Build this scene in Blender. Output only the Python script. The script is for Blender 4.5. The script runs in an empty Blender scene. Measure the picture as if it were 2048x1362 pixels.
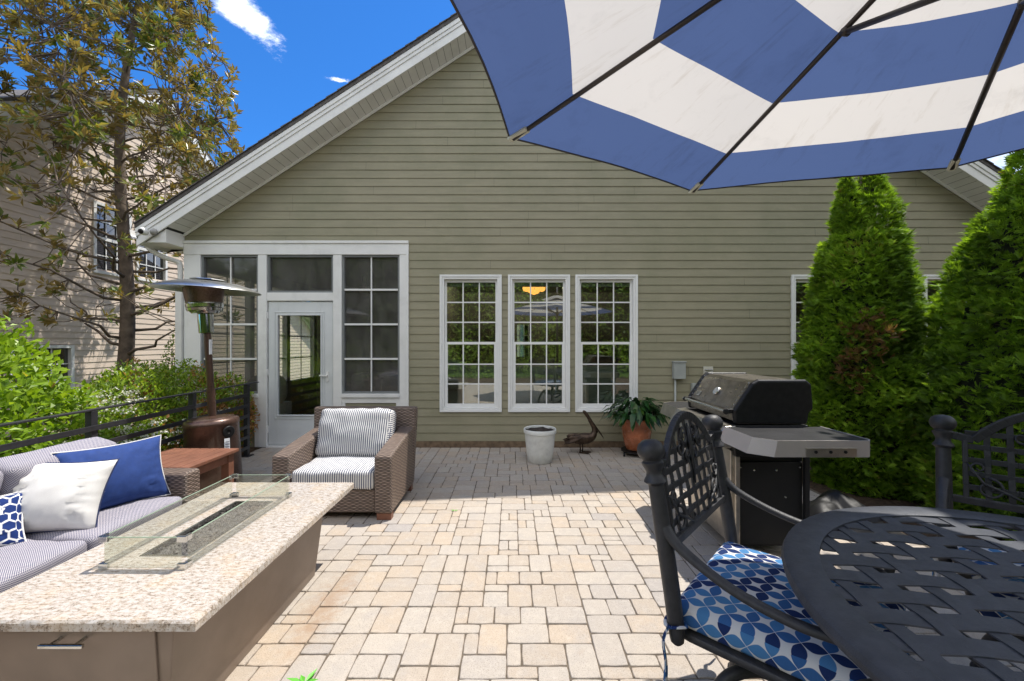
import bpy, math, random
from math import sin, cos, pi, radians, sqrt, atan2, hypot
from mathutils import Vector, Matrix, Euler, noise

# ------------------------------------------------------------------ camera, sky, sun
sc = bpy.context.scene
C = sc.collection
cd = bpy.data.cameras.new('camera'); cam = bpy.data.objects.new('camera', cd); C.objects.link(cam)
cam.location = (0, 0, 1.45); cam.rotation_euler = (pi/2, 0, 0)
cd.sensor_width = 36; cd.lens = 14.414; cd.shift_y = 0.0034; cd.clip_start = .02; cd.clip_end = 3000
sc.camera = cam
SUN = Vector((.35, .23, 1)).normalized()
W = bpy.data.worlds.new('World'); sc.world = W; W.use_nodes = True
SKY_STRENGTH, SUN_STRENGTH, EXPOSURE = .15, 2.75, 1.14
sl = bpy.data.lights.new('sun', 'SUN'); sl.energy = SUN_STRENGTH; sl.angle = radians(.53); sl.color = (1, .95, .87)
so = bpy.data.objects.new('sun', sl); C.objects.link(so)
so.rotation_euler = (-SUN).to_track_quat('-Z', 'Y').to_euler(); so.location = (3, 3, 20)
sc.view_settings.view_transform = 'Standard'; sc.view_settings.look = 'None'
sc.view_settings.exposure = EXPOSURE; sc.view_settings.gamma = 1; sc.view_settings.use_curve_mapping = False
sc.render.engine = 'CYCLES'
cy = sc.cycles; cy.use_denoising = True; cy.max_bounces = 10; cy.transparent_max_bounces = 20
cy.diffuse_bounces = 5; cy.glossy_bounces = 5; cy.transmission_bounces = 8; cy.sample_clamp_indirect = 8
cy.caustics_reflective = False; cy.caustics_refractive = False

rnd = random.Random(11)

# ------------------------------------------------------------------ node helpers
class NT:
    def __init__(s, tree): s.t = tree; s.n = tree.nodes; s.n.clear()
    def add(s, typ, **kw):
        n = s.n.new(typ)
        for k, v in kw.items(): setattr(n, k, v)
        return n
    def put(s, sock, v):
        if isinstance(v, bpy.types.NodeSocket): s.t.links.new(v, sock)
        elif v is not None:
            if sock.type == 'RGBA' and hasattr(v, '__len__') and len(v) == 3: v = (*v, 1)
            sock.default_value = v
    def math(s, op, a, b=None, c=None, clamp=False):
        n = s.add('ShaderNodeMath', operation=op, use_clamp=clamp)
        for i, v in enumerate((a, b, c)):
            if v is not None: s.put(n.inputs[i], v)
        return n.outputs[0]
    def vmath(s, op, a, b=None, out=0):
        n = s.add('ShaderNodeVectorMath', operation=op)
        s.put(n.inputs[0], a)
        if b is not None: s.put(n.inputs[1], b)
        return n.outputs[out]
    def mix(s, f, a, b, blend='MIX'):
        n = s.add('ShaderNodeMix', data_type='RGBA', blend_type=blend)
        s.put(n.inputs[0], f); s.put(n.inputs[6], a); s.put(n.inputs[7], b); return n.outputs[2]
    def ramp(s, f, stops, interp='LINEAR'):
        n = s.add('ShaderNodeValToRGB'); n.color_ramp.interpolation = interp; e = n.color_ramp.elements
        while len(e) < len(stops): e.new(.5)
        for el, (p, c) in zip(e, stops):
            el.position = p; el.color = (*c, 1) if hasattr(c, '__len__') else (c, c, c, 1)
        s.put(n.inputs[0], f); return n.outputs[0]
    def maprange(s, v, a, b, c=0., d=1., smooth=False):
        n = s.add('ShaderNodeMapRange', interpolation_type='SMOOTHSTEP' if smooth else 'LINEAR')
        for i, x in enumerate((v, a, b, c, d)): s.put(n.inputs[i], x)
        return n.outputs[0]
    def noise(s, vec, scale, detail=3, rough=.55, dim='3D'):
        n = s.add('ShaderNodeTexNoise', noise_dimensions=dim)
        if vec is not None: s.put(n.inputs['Vector'], vec)
        n.inputs['Scale'].default_value = scale; n.inputs['Detail'].default_value = detail; n.inputs['Roughness'].default_value = rough
        return n.outputs['Fac']
    def sep(s, v):
        n = s.add('ShaderNodeSeparateXYZ'); s.put(n.inputs[0], v); return n.outputs
    def comb(s, x, y, z=0.):
        n = s.add('ShaderNodeCombineXYZ')
        for i, v in enumerate((x, y, z)): s.put(n.inputs[i], v)
        return n.outputs[0]
    def coord(s, which='Object'): return s.add('ShaderNodeTexCoord').outputs[which]
    def attr(s, name): return s.add('ShaderNodeAttribute', attribute_name=name).outputs['Fac']
    def bump(s, h, strength=.3, dist=.01):
        n = s.add('ShaderNodeBump'); n.inputs['Strength'].default_value = strength; n.inputs['Distance'].default_value = dist
        s.put(n.inputs['Height'], h); return n.outputs[0]
    def principled(s, col, rough=.5, metal=0., normal=None, spec=.5, coat=0., **kw):
        b = s.add('ShaderNodeBsdfPrincipled')
        s.put(b.inputs['Base Color'], col); s.put(b.inputs['Roughness'], rough); s.put(b.inputs['Metallic'], metal)
        b.inputs['Specular IOR Level'].default_value = spec; b.inputs['Coat Weight'].default_value = coat
        if normal is not None: s.put(b.inputs['Normal'], normal)
        for k, v in kw.items(): s.put(b.inputs[k], v)
        return b.outputs[0]
    def out(s, sh):
        o = s.add('ShaderNodeOutputMaterial'); s.t.links.new(sh, o.inputs['Surface'])

def newmat(name):
    m = bpy.data.materials.new(name); m.use_nodes = True; return m, NT(m.node_tree)

def mul(c, k): return tuple(min(1, x*k) for x in c)

def M(name, col, rough=.5, metal=0., var=.12, vs=6., bump=0., bs=60., spec=.5, coat=0., dirt=0.):
    m, n = newmat(name); co = n.coord()
    f = n.noise(co, vs, 4)
    c = n.mix(n.maprange(f, .3, .7), mul(col, 1-var), mul(col, 1+var))
    if dirt: c = n.mix(n.math('MULTIPLY', n.maprange(n.noise(co, vs*.6, 6, .7), .52, .75), dirt), c, (.16, .13, .09))
    nm = n.bump(n.noise(co, bs, 3), bump, .004) if bump else None
    r = n.maprange(n.noise(co, vs*2.3, 3), .2, .8, max(.02, rough-.06), min(1, rough+.08))
    n.out(n.principled(c, r, metal, nm, spec, coat)); return m

def leafmat(name, stops, trans=.3, rough=.45, under=None, spec=.4):
    m, n = newmat(name)
    c = n.ramp(n.attr('tint'), stops)
    f = n.noise(n.coord(), 9., 2)
    c = n.mix(.35, c, n.mix(1., c, n.ramp(f, [(.3, .45), (.7, 1.)]), 'MULTIPLY'))
    if under is not None:
        bf = n.add('ShaderNodeNewGeometry').outputs['Backfacing']
        c = n.mix(n.math('MULTIPLY', bf, .72), c, under)
    p = n.principled(c, rough, spec=spec)
    t = n.add('ShaderNodeBsdfTranslucent'); n.put(t.inputs[0], n.mix(1., c, (1.3, 1.25, .5), 'MULTIPLY'))
    mx = n.add('ShaderNodeMixShader'); mx.inputs[0].default_value = trans
    n.t.links.new(p, mx.inputs[1]); n.t.links.new(t.outputs[0], mx.inputs[2]); n.out(mx.outputs[0]); return m

# ------------------------------------------------------------------ sky
n = NT(W.node_tree)
sky = n.add('ShaderNodeTexSky', sky_type='NISHITA'); sky.sun_disc = False
sky.sun_elevation = math.asin(SUN.z); sky.sun_rotation = atan2(SUN.x, SUN.y)
sky.air_density = 1.0; sky.dust_density = .25; sky.ozone_density = 4.5; sky.altitude = 300
d = n.coord('Generated'); X, Y, Z = n.sep(d)
hz = n.math('MAXIMUM', Z, .02)
gu, gv = n.math('DIVIDE', X, hz), n.math('DIVIDE', Y, hz)          # flat cloud layer overhead
pl = n.comb(gu, gv)
def cloud(cu, cv, ang, ru, rv, sharp):
    du, dv = n.math('SUBTRACT', gu, cu), n.math('SUBTRACT', gv, cv)
    a = n.math('ADD', n.math('MULTIPLY', du, cos(ang)), n.math('MULTIPLY', dv, sin(ang)))
    b = n.math('SUBTRACT', n.math('MULTIPLY', dv, cos(ang)), n.math('MULTIPLY', du, sin(ang)))
    q = n.math('SQRT', n.math('ADD', n.math('POWER', n.math('DIVIDE', a, ru), 2.), n.math('POWER', n.math('DIVIDE', b, rv), 2.)))
    nz = n.math('MULTIPLY', n.math('SUBTRACT', n.noise(pl, sharp, 9, .72), .5), 2.6)
    return n.maprange(n.math('ADD', q, nz), .98, .1, 0., 1., True)
c1 = cloud(-.815, 1.262, radians(82), .17, .075, 7.)
c2 = cloud(-.652, 1.555, radians(10), .05, .02, 20.)
cm = n.math('MAXIMUM', c1, n.math('MULTIPLY', c2, .8))
skyc = n.mix(1., sky.outputs[0], (.15, .41, .67), 'MULTIPLY')
# bright cloud added in the unseen sky behind and right, filling the shade
cloud_fill = n.math('MULTIPLY', n.maprange(n.math('MAXIMUM', n.math('MULTIPLY', Y, -1.), n.math('SUBTRACT', X, .12)), .0, .3, 0., 1., True), n.maprange(Z, .0, .12, 0., 1., True))
cloud_fill = n.math('MULTIPLY', cloud_fill, n.maprange(n.noise(d, 2.3, 7, .62), .40, .56, 0., 1., True))
skyc = n.mix(cloud_fill, skyc, (5.4, 5.38, 5.3))
skyc = n.mix(cm, skyc, (6.0, 6.1, 6.3))
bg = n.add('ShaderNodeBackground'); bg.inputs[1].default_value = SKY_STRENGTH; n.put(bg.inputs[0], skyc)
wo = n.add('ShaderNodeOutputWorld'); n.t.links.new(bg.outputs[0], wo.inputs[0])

# ------------------------------------------------------------------ mesh helpers
class MB:
    def __init__(s): s.v = []; s.f = []; s.src = []; s.mi = []; s.tint = []
    def add(s, verts, faces, X=None, mi=0, tint=0.):
        o = len(s.v)
        for p in verts:
            s.src.append(tuple(p))
            s.v.append(tuple(X @ Vector(p)) if X is not None else tuple(p))
        for f in faces: s.f.append(tuple(i+o for i in f)); s.mi.append(mi); s.tint.append(tint)
        return s
    def box(s, x0, x1, y0, y1, z0, z1, X=None, mi=0, tint=0.):
        v = [(x, y, z) for z in (z0, z1) for y in (y0, y1) for x in (x0, x1)]
        return s.add(v, [(0, 2, 3, 1), (4, 5, 7, 6), (0, 1, 5, 4), (2, 6, 7, 3), (0, 4, 6, 2), (1, 3, 7, 5)], X, mi, tint)
    def cbox(s, c, sz, rot=None, mi=0, tint=0.):
        X = Matrix.Translation(c)
        if rot is not None: X = X @ (rot.to_matrix().to_4x4() if isinstance(rot, Euler) else rot)
        a, b, h = sz[0]/2, sz[1]/2, sz[2]/2
        return s.box(-a, a, -b, b, -h, h, X, mi, tint)
    def bar(s, p0, p1, w, h, up=(0, 0, 1), mi=0, tint=0.):
        p0, p1 = Vector(p0), Vector(p1); d = p1-p0; L = d.length; d.normalize()
        sd = d.cross(Vector(up))
        if sd.length < 1e-5: sd = d.cross(Vector((1, 0, 0)))
        sd.normalize(); u = sd.cross(d)
        X = Matrix((( d.x, sd.x, u.x, p0.x), (d.y, sd.y, u.y, p0.y), (d.z, sd.z, u.z, p0.z), (0, 0, 0, 1)))
        return s.box(0, L, -w/2, w/2, -h/2, h/2, X, mi, tint)
    def tube(s, pts, rad, nn=8, mi=0, tint=0., cap=True, flat=None):
        pts = [Vector(p) for p in pts]; k = len(pts)
        if not hasattr(rad, '__len__'): rad = [rad]*k
        ref = Vector((0, 0, 1)); vs = []; prev = None
        for i, p in enumerate(pts):
            t = (pts[min(i+1, k-1)]-pts[max(i-1, 0)]).normalized()
            if prev is None:
                a = t.cross(ref)
                if a.length < 1e-3: a = t.cross(Vector((1, 0, 0)))
            else: a = prev - t*prev.dot(t)
            a.normalize(); prev = a; b = t.cross(a)
            for j in range(nn):
                th = 2*pi*j/nn; ca, sa = cos(th), sin(th)
                if flat: sa *= flat
                vs.append(p+(a*ca+b*sa)*rad[i])
        fs = [(i*nn+j, i*nn+(j+1) % nn, (i+1)*nn+(j+1) % nn, (i+1)*nn+j) for i in range(k-1) for j in range(nn)]
        if cap: fs += [tuple(range(nn-1, -1, -1)), tuple((k-1)*nn+j for j in range(nn))]
        return s.add(vs, fs, None, mi, tint)
    def lathe(s, prof, nn=24, X=None, mi=0, tint=0., cap=True):
        vs = [(r*cos(2*pi*j/nn), r*sin(2*pi*j/nn), z) for r, z in prof for j in range(nn)]; k = len(prof)
        fs = [(i*nn+j, i*nn+(j+1) % nn, (i+1)*nn+(j+1) % nn, (i+1)*nn+j) for i in range(k-1) for j in range(nn)]
        if cap: fs += [tuple(range(nn-1, -1, -1)), tuple((k-1)*nn+j for j in range(nn))]
        return s.add(vs, fs, X, mi, tint)
    def prism(s, poly, a, b, X=None, mi=0, axis='y'):
        k = len(poly)
        if axis == 'y': vs = [(x, a, z) for x, z in poly]+[(x, b, z) for x, z in poly]
        else: vs = [(x, y, a) for x, y in poly]+[(x, y, b) for x, y in poly]
        fs = [(i, (i+1) % k, (i+1) % k+k, i+k) for i in range(k)]+[tuple(range(k-1, -1, -1)), tuple(range(k, 2*k))]
        return s.add(vs, fs, X, mi)
    def cushion(s, sx, sy, sz, X=None, r=.04, puff=.02, nn=10, wr=.004, mi=0):
        hx = (sx/2, sy/2, sz/2); r = min(r, *[h*.98 for h in hx]); vs = []; idx = {}; fs = []
        def vert(p):
            key = tuple(round(c, 4) for c in p)
            if key not in idx:
                q = [p[i]*hx[i] for i in range(3)]; c = [max(-(hx[i]-r), min(hx[i]-r, q[i])) for i in range(3)]
                dd = Vector(q)-Vector(c); dd = dd.normalized()*r if dd.length > 1e-9 else dd
                o = Vector(c)+dd
                o.z += (1 if p[2] > 0 else -1)*puff*(1-p[0]**2)*(1-p[1]**2)*abs(p[2])
                nz = noise.noise(o*9)*wr+noise.noise(o*23)*wr*.5
                o.z += nz; o.y += nz*.6
                idx[key] = len(vs); vs.append(o)
            return idx[key]
        def remap(t): return sin(t*pi/2)*.35+t*.65
        g = [remap(-1+2*i/nn) for i in range(nn+1)]
        for ax in range(3):
            for sg in (-1, 1):
                for i in range(nn):
                    for j in range(nn):
                        q = []
                        for a, b in ((g[i], g[j]), (g[i+1], g[j]), (g[i+1], g[j+1]), (g[i], g[j+1])):
                            p = [0, 0, 0]; p[ax] = sg; p[(ax+1) % 3] = a; p[(ax+2) % 3] = b; q.append(vert(p))
                        fs.append(tuple(q if sg > 0 else q[::-1]))
        return s.add(vs, fs, X, mi)
    def build(s, name, mats, parent=None, origin=None, smooth=False, bevel=0., seg=2, uv=True, auto=None, tint=False):
        off = Vector((0, 0, 0)); p = parent
        while p is not None: off += p.location; p = p.parent
        if origin is not None and parent is None: off = Vector(origin)
        me = bpy.data.meshes.new(name)
        me.from_pydata([(a-off.x, b-off.y, c-off.z) for a, b, c in s.v], [], s.f)
        if not isinstance(mats, (list, tuple)): mats = [mats]
        for m in mats: me.materials.append(m)
        if len(mats) > 1: me.polygons.foreach_set('material_index', s.mi)
        if uv:
            L = me.uv_layers.new(name='UVMap').data
            src = s.src
            for po in me.polygons:
                vi = list(po.vertices); a = Vector(src[vi[0]]); b = Vector(src[vi[1]]); c = Vector(src[vi[2]])
                nr = (b-a).cross(c-a)
                if len(vi) > 3 and nr.length < 1e-12: nr = (c-a).cross(Vector(src[vi[3]])-a)
                ax = max(range(3), key=lambda i: abs(nr[i])); u, w = ((1, 2), (0, 2), (0, 1))[ax]
                for li, v in zip(po.loop_indices, vi): L[li].uv = (src[v][u], src[v][w])
        if tint:
            at = me.attributes.new('tint', 'FLOAT', 'FACE'); at.data.foreach_set('value', s.tint)
        if smooth or auto: me.polygons.foreach_set('use_smooth', [True]*len(me.polygons))
        me.update()
        o = bpy.data.objects.new(name, me); C.objects.link(o)
        if parent is not None: o.parent = parent
        elif origin is not None: o.location = origin
        if bevel:
            bm = o.modifiers.new('bevel', 'BEVEL'); bm.width = bevel; bm.segments = seg; bm.limit_method = 'ANGLE'; bm.angle_limit = radians(40)
        if auto: me.set_sharp_from_angle(angle=radians(auto))
        return o

def thing(name, label, cat, loc=(0, 0, 0), group=None):
    o = bpy.data.objects.new(name, None); C.objects.link(o); o.location = loc; o.empty_display_size = .1
    o['label'] = label; o['category'] = cat
    if group: o['group'] = group
    return o
def tag(o, label, cat, group=None):
    o['label'] = label; o['category'] = cat
    if group: o['group'] = group
    return o
def struct(o): o['kind'] = 'structure'; return o
def dup(root, loc, rz, label):
    r = root.copy(); C.objects.link(r); r.location = loc; r.rotation_euler = (0, 0, rz); r['label'] = label
    for ch in list(root.children):
        c = ch.copy(); C.objects.link(c); c.parent = r
        for g in list(ch.children):
            dd = g.copy(); C.objects.link(dd); dd.parent = c
    return r
def T(x, y, z): return Matrix.Translation((x, y, z))
def RX(a): return Matrix.Rotation(a, 4, 'X')
def RY(a): return Matrix.Rotation(a, 4, 'Y')
def RZ(a): return Matrix.Rotation(a, 4, 'Z')
def spline(pts, k=6):
    pts = [Vector(p) for p in pts]; out = []
    for i in range(len(pts)-1):
        p0, p1, p2, p3 = pts[max(i-1, 0)], pts[i], pts[i+1], pts[min(i+2, len(pts)-1)]
        for j in range(k):
            t = j/k
            out.append(.5*((2*p1)+(p2-p0)*t+(2*p0-5*p1+4*p2-p3)*t*t+(3*p1-p0-3*p2+p3)*t**3))
    out.append(pts[-1]); return out

# ------------------------------------------------------------------ materials
def siding_mat(name, col, mold):
    m, n = newmat(name); co = n.coord(); x, y, z = n.sep(co)
    st = n.comb(n.math('MULTIPLY', n.math('ADD', x, y), 1.2), 0., n.math('MULTIPLY', z, 9.))
    f = n.noise(st, 1.6, 5, .65)
    c = n.mix(n.maprange(f, .3, .7), mul(col, .9), mul(col, 1.08))
    g = n.math('MULTIPLY', n.maprange(n.noise(co, .9, 6, .72), .46, .72), mold)
    c = n.mix(g, c, mul((col[0]*.74, col[1]*.8, col[2]*.74), 1.))
    gr = n.noise(n.comb(n.math('MULTIPLY', n.math('ADD', x, y), 4.), 0., n.math('MULTIPLY', z, 120.)), 1., 3)
    n.out(n.principled(c, .55, 0, n.bump(gr, .25, .002), .35)); return m
m_siding = siding_mat('khaki_siding', (.308, .283, .192), .8)
m_siding2 = siding_mat('beige_siding', (.70, .58, .475), .2)
m_white = M('white_trim', (.79, .785, .76), .45, var=.05, vs=3, bump=.08, bs=20, dirt=.22)
m_vinyl = M('white_vinyl', (.82, .82, .80), .35, var=.03)
m_door = M('door_paint', (.66, .68, .68), .4, var=.04)
m_sash = M('grey_sash', (.2, .21, .21), .5)
m_shingle = M('roof_shingle', (.11, .10, .095), .9, var=.35, vs=20, bump=.6, bs=90)
m_dark = M('dark_backing', (.05, .05, .045), .9)
m_gutter = M('gutter_paint', (.74, .73, .70), .4, var=.05, dirt=.2)
m_black = M('black_powder_coat', (.011, .011, .012), .38, var=.3, vs=30, bump=.15, bs=250, spec=.3)
m_lid = M('smoked_steel', (.27, .245, .215), .3, 1., var=.25, vs=16, bump=.1, bs=120)
m_rail = M('black_railing_paint', (.03, .03, .034), .4, var=.2, vs=20)
m_cast = M('cast_aluminium_charcoal', (.03, .03, .033), .48, var=.25, vs=35, bump=.3, bs=220, spec=.5)
m_table = M('cast_aluminium_slate', (.044, .049, .062), .5, var=.2, vs=25, bump=.3, bs=260, spec=.5)
m_steel = M('brushed_stainless', (.50, .47, .42), .32, 1., var=.15, vs=14, bump=.1, bs=120)
m_chrome = M('polished_steel', (.62, .62, .6), .1, 1., var=.05)
m_dish = M('satin_aluminium', (.60, .60, .58), .3, 1., var=.08)
m_bronze = M('hammered_bronze', (.085, .045, .032), .3, .35, var=.2, vs=30, bump=.25, bs=300, coat=.4)
m_wood = M('brown_stained_board', (.20, .085, .052), .5, var=.2, vs=9, bump=.15, bs=50)
m_base = M('taupe_metal', (.225, .175, .14), .42, .2, var=.2, vs=2.5, bump=.12, bs=300, dirt=.25)
m_plastic = M('black_plastic', (.014, .014, .015), .5, bump=.2, bs=400, spec=.35)
m_grey = M('grey_plastic', (.33, .32, .30), .45)
m_galv = M('utility_grey', (.36, .38, .36), .5, var=.12)
m_soil = M('dark_soil', (.03, .022, .018), .95, var=.5, vs=40, bump=1., bs=70)
m_pot = M('white_pot_glaze', (.74, .74, .70), .4, var=.08, vs=12, bump=.9, bs=75, dirt=.25)
m_terra = M('copper_glaze', (.36, .115, .05), .25, var=.45, vs=7, bump=.1, bs=30, coat=.5)
m_pelican = M('aged_bronze', (.075, .05, .035), .42, .7, var=.5, vs=18, bump=.7, bs=45)
m_bark = M('grey_brown_bark', (.15, .115, .085), .9, var=.4, vs=9, bump=.9, bs=26)
m_twig = M('twig_bark', (.13, .10, .08), .9, var=.3)
m_brick = M('brick_footing', (.175, .12, .075), .85, var=.35, vs=16, bump=.5, bs=40)
m_mulch = M('mulch_soil', (.075, .05, .035), .95, var=.5, vs=14, bump=1., bs=35)
m_navy = M('navy_canvas', (.014, .045, .19), .85, var=.1, vs=30, bump=.25, bs=500)
m_whitefab = M('white_canvas', (.76, .74, .71), .9, var=.04, vs=12, bump=.3, bs=400)
m_navyp = M('navy_piping', (.02, .03, .09), .8)
m_rim = M('rib_metal', (.05, .042, .038), .4, .3)
m_cap = M('pale_pocket', (.62, .64, .52), .7)
m_red = M('red_plastic', (.6, .02, .02), .4)
m_green_leaf = M('fresh_leaf', (.12, .42, .04), .5)
m_stone = M('lava_stone', (.12, .11, .10), .55, var=.6, vs=90)
m_interior = M('interior_plaster', (.34, .31, .25), .8)
m_ceil = M('porch_ceiling_boards', (.24, .20, .17), .6)
m_floor = M('interior_floor', (.10, .075, .055), .5)
m_couch = M('sage_upholstery', (.60, .60, .54), .9, var=.1)
m_blind = M('cream_shade', (.62, .60, .50), .8)
m_sticker = M('white_sticker', (.75, .77, .8), .5)
m_ink = M('dark_print', (.05, .06, .1), .6)

def glass_mat(name, tint, refl, rough=.0, mesh_haze=0.):
    m, n = newmat(name)
    t = n.add('ShaderNodeBsdfTransparent'); n.put(t.inputs[0], tint)
    g = n.add('ShaderNodeBsdfGlossy'); g.inputs['Roughness'].default_value = rough
    lw = n.add('ShaderNodeFresnel'); n.put(lw.inputs[0], n.math('MULTIPLY_ADD', n.add('ShaderNodeNewGeometry').outputs['Backfacing'], 1/1.5-1.5, 1.5))
    f = n.math('MULTIPLY', lw.outputs[0], refl, clamp=True)
    mx = n.add('ShaderNodeMixShader'); n.put(mx.inputs[0], f)
    n.t.links.new(t.outputs[0], mx.inputs[1]); n.t.links.new(g.outputs[0], mx.inputs[2]); sh = mx.outputs[0]
    if mesh_haze:
        df = n.add('ShaderNodeBsdfDiffuse'); n.put(df.inputs[0], (.34, .33, .31)); m2 = n.add('ShaderNodeMixShader')  # patchy grey diffuse veil: screen mesh with its reflection haze
        n.put(m2.inputs[0], n.maprange(n.noise(n.vmath('MULTIPLY', n.coord(), (2., 2., 1.)), 2.2, 4, .65), .3, .75, mesh_haze*.5, mesh_haze*1.6))
        n.t.links.new(sh, m2.inputs[1]); n.t.links.new(df.outputs[0], m2.inputs[2]); sh = m2.outputs[0]
    n.out(sh); return m
m_glass = glass_mat('window_glass', (.82, .88, .82), 6.5)
m_screen = glass_mat('screened_vinyl', (.58, .58, .55), 1.6, .05, .16)
m_doorglass = glass_mat('door_glass', (.86, .88, .86), 2.5)
m_guard = glass_mat('guard_glass', (.94, .955, .915), 2.)

def wicker_mat():
    m, n = newmat('woven_resin'); uv_ = n.coord('UV'); u, v, _ = n.sep(uv_)
    u = n.math('MULTIPLY_ADD', n.noise(uv_, 9., 3), .05, u); v = n.math('MULTIPLY_ADD', n.noise(uv_, 14., 2), .008, v)
    row = n.math('DIVIDE', v, .0135); par = n.math('MODULO', n.math('FLOOR', row), 2.)
    a = n.math('ABSOLUTE', n.math('SINE', n.math('MULTIPLY', row, pi)))
    b = n.math('MULTIPLY_ADD', n.math('COSINE', n.math('MULTIPLY_ADD', u, 2*pi/.06, n.math('MULTIPLY', par, pi))), .5, .5)
    h = n.math('MULTIPLY', n.math('POWER', a, .7), n.math('MULTIPLY_ADD', b, .55, .45))
    wv = n.noise(n.comb(n.math('MULTIPLY', u, 12.), n.math('MULTIPLY', v, 60.)), 1., 2)
    c = n.ramp(h, [(0., (.014, .009, .007)), (.4, (.10, .07, .055)), (1., (.36, .27, .215))])
    c = n.mix(.4, c, n.mix(1., c, n.ramp(wv, [(.3, .4), (.7, 1.4)]), 'MULTIPLY'))
    n.out(n.principled(c, .45, 0, n.bump(h, .9, .006), .5)); return m
m_wicker = wicker_mat()

def stripe_mat():
    m, n = newmat('ticking_stripe'); u, v, _ = n.sep(n.coord('UV'))
    s = n.math('MULTIPLY_ADD', n.math('SINE', n.math('MULTIPLY', u, 2*pi/.0185)), .5, .5)
    c = n.mix(n.maprange(s, .52, .72), (.70, .69, .66), (.045, .055, .12))
    n.out(n.principled(c, .9, 0, n.bump(n.noise(n.coord(), 300., 2), .2, .002), .2)); return m
m_stripe = stripe_mat()

def check_mat():
    m, n = newmat('navy_check_weave'); u, v, _ = n.sep(n.coord('UV')); p = .0088
    s = n.math('MULTIPLY', n.math('SINE', n.math('MULTIPLY', u, 2*pi/p)), n.math('SINE', n.math('MULTIPLY', v, 2*pi/p)))
    s = n.math('MULTIPLY_ADD', s, .5, .5)
    c = n.mix(n.maprange(s, .42, .62), (.04, .042, .115), (.56, .525, .52))
    n.out(n.principled(c, .9, 0, n.bump(s, .2, .002), .2)); return m
m_check = check_mat()

def petal_mat():
    m, n = newmat('petal_print'); u, v, _ = n.sep(n.coord('UV')); s = .058
    a = n.math('DIVIDE', n.math('ADD', u, v), s*1.15); b = n.math('DIVIDE', n.math('SUBTRACT', u, v), s*1.15)
    ia, ib = n.math('FLOOR', a), n.math('FLOOR', b)
    fa = n.math('SUBTRACT', n.math('SUBTRACT', a, ia), .5); fb = n.math('SUBTRACT', n.math('SUBTRACT', b, ib), .5)
    par = n.math('ABSOLUTE', n.math('MODULO', n.math('ADD', ia, ib), 2.))
    sg = n.math('MULTIPLY_ADD', par, -2., 1.); fb2 = n.math('MULTIPLY', fb, sg)
    d1 = n.math('ADD', fa, fb2); d2 = n.math('SUBTRACT', fa, fb2)
    lim = n.math('MULTIPLY', n.math('SUBTRACT', .97, n.math('POWER', n.math('ABSOLUTE', d1), 1.7)), .635)
    inside = n.maprange(n.math('SUBTRACT', lim, n.math('ABSOLUTE', d2)), .0, .035)
    wn = n.add('ShaderNodeTexWhiteNoise', noise_dimensions='2D')
    n.put(wn.inputs['Vector'], n.comb(ia, n.math('FLOOR', n.math('DIVIDE', ib, 2.))))
    rr = n.ramp(wn.outputs['Value'], [(0., (.015, .035, .125)), (.42, (.07, .21, .43)), (.75, (.04, .125, .32))], 'CONSTANT')
    thread = n.math('MULTIPLY_ADD', n.math('SINE', n.math('MULTIPLY', u, 2*pi/.003)), .12, .95)
    rr = n.mix(1., rr, n.comb(thread, thread, thread), 'MULTIPLY')
    c = n.mix(inside, (.62, .62, .62), rr)
    n.out(n.principled(c, .9, 0, n.bump(n.noise(n.coord(), 400., 2), .25, .002), .2)); return m
m_petal = petal_mat()

def hex_mat():
    m, n = newmat('hexagon_print'); u, v, _ = n.sep(n.coord('UV')); k = 1/.052
    p = n.comb(n.math('MULTIPLY', u, k), n.math('MULTIPLY', v, k)); r3 = sqrt(3)
    def cell(off):
        q = n.vmath('SUBTRACT', p, off); w = n.add('ShaderNodeVectorMath', operation='WRAP')
        n.put(w.inputs[0], q); w.inputs[1].default_value = (.5, r3/2, 1); w.inputs[2].default_value = (-.5, -r3/2, 0); return w.outputs[0]
    def hd(c):
        x, y, _ = n.sep(n.vmath('ABSOLUTE', c))
        return n.math('MAXIMUM', x, n.math('ADD', n.math('MULTIPLY', x, .5), n.math('MULTIPLY', y, r3/2)))
    dmin = n.math('MINIMUM', hd(cell((0, 0, 0))), hd(cell((.5, r3/2, 0))))
    c = n.mix(n.maprange(dmin, .40, .44), (.014, .035, .15), (.72, .72, .72))
    n.out(n.principled(c, .9, spec=.2)); return m
m_hex = hex_mat()

def granite_mat():
    m, n = newmat('speckled_granite'); co = n.coord()
    st = n.vmath('MULTIPLY', co, (1., 2.1, 1.)); 
    f = n.noise(st, 36., 6, .84); g = n.noise(st, 130., 4, .7); b = n.noise(co, 9., 4)
    c = n.ramp(f, [(.34, (0.104, 0.080, 0.063)), (.42, (0.304, 0.240, 0.185)), (.48, (0.480, 0.416, 0.353)), (.56, (0.544, 0.504, 0.466)), (.72, (0.576, 0.552, 0.529))])
    c = n.mix(n.maprange(g, .60, .66), c, (.09, .075, .06))
    c = n.mix(n.math('MULTIPLY', n.maprange(b, .5, .7), .3), c, (.62, .45, .28))
    v = n.add('ShaderNodeTexVoronoi'); n.put(v.inputs['Vector'], st); v.inputs['Scale'].default_value = 95
    c = n.mix(n.math('MULTIPLY', n.maprange(v.outputs['Distance'], .22, .12), n.maprange(f, .55, .45)), c, (.05, .045, .045))
    n.out(n.principled(c, n.maprange(f, .3, .7, .12, .3), 0, n.bump(f, .1, .002), .5)); return m
m_granite = granite_mat()

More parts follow.
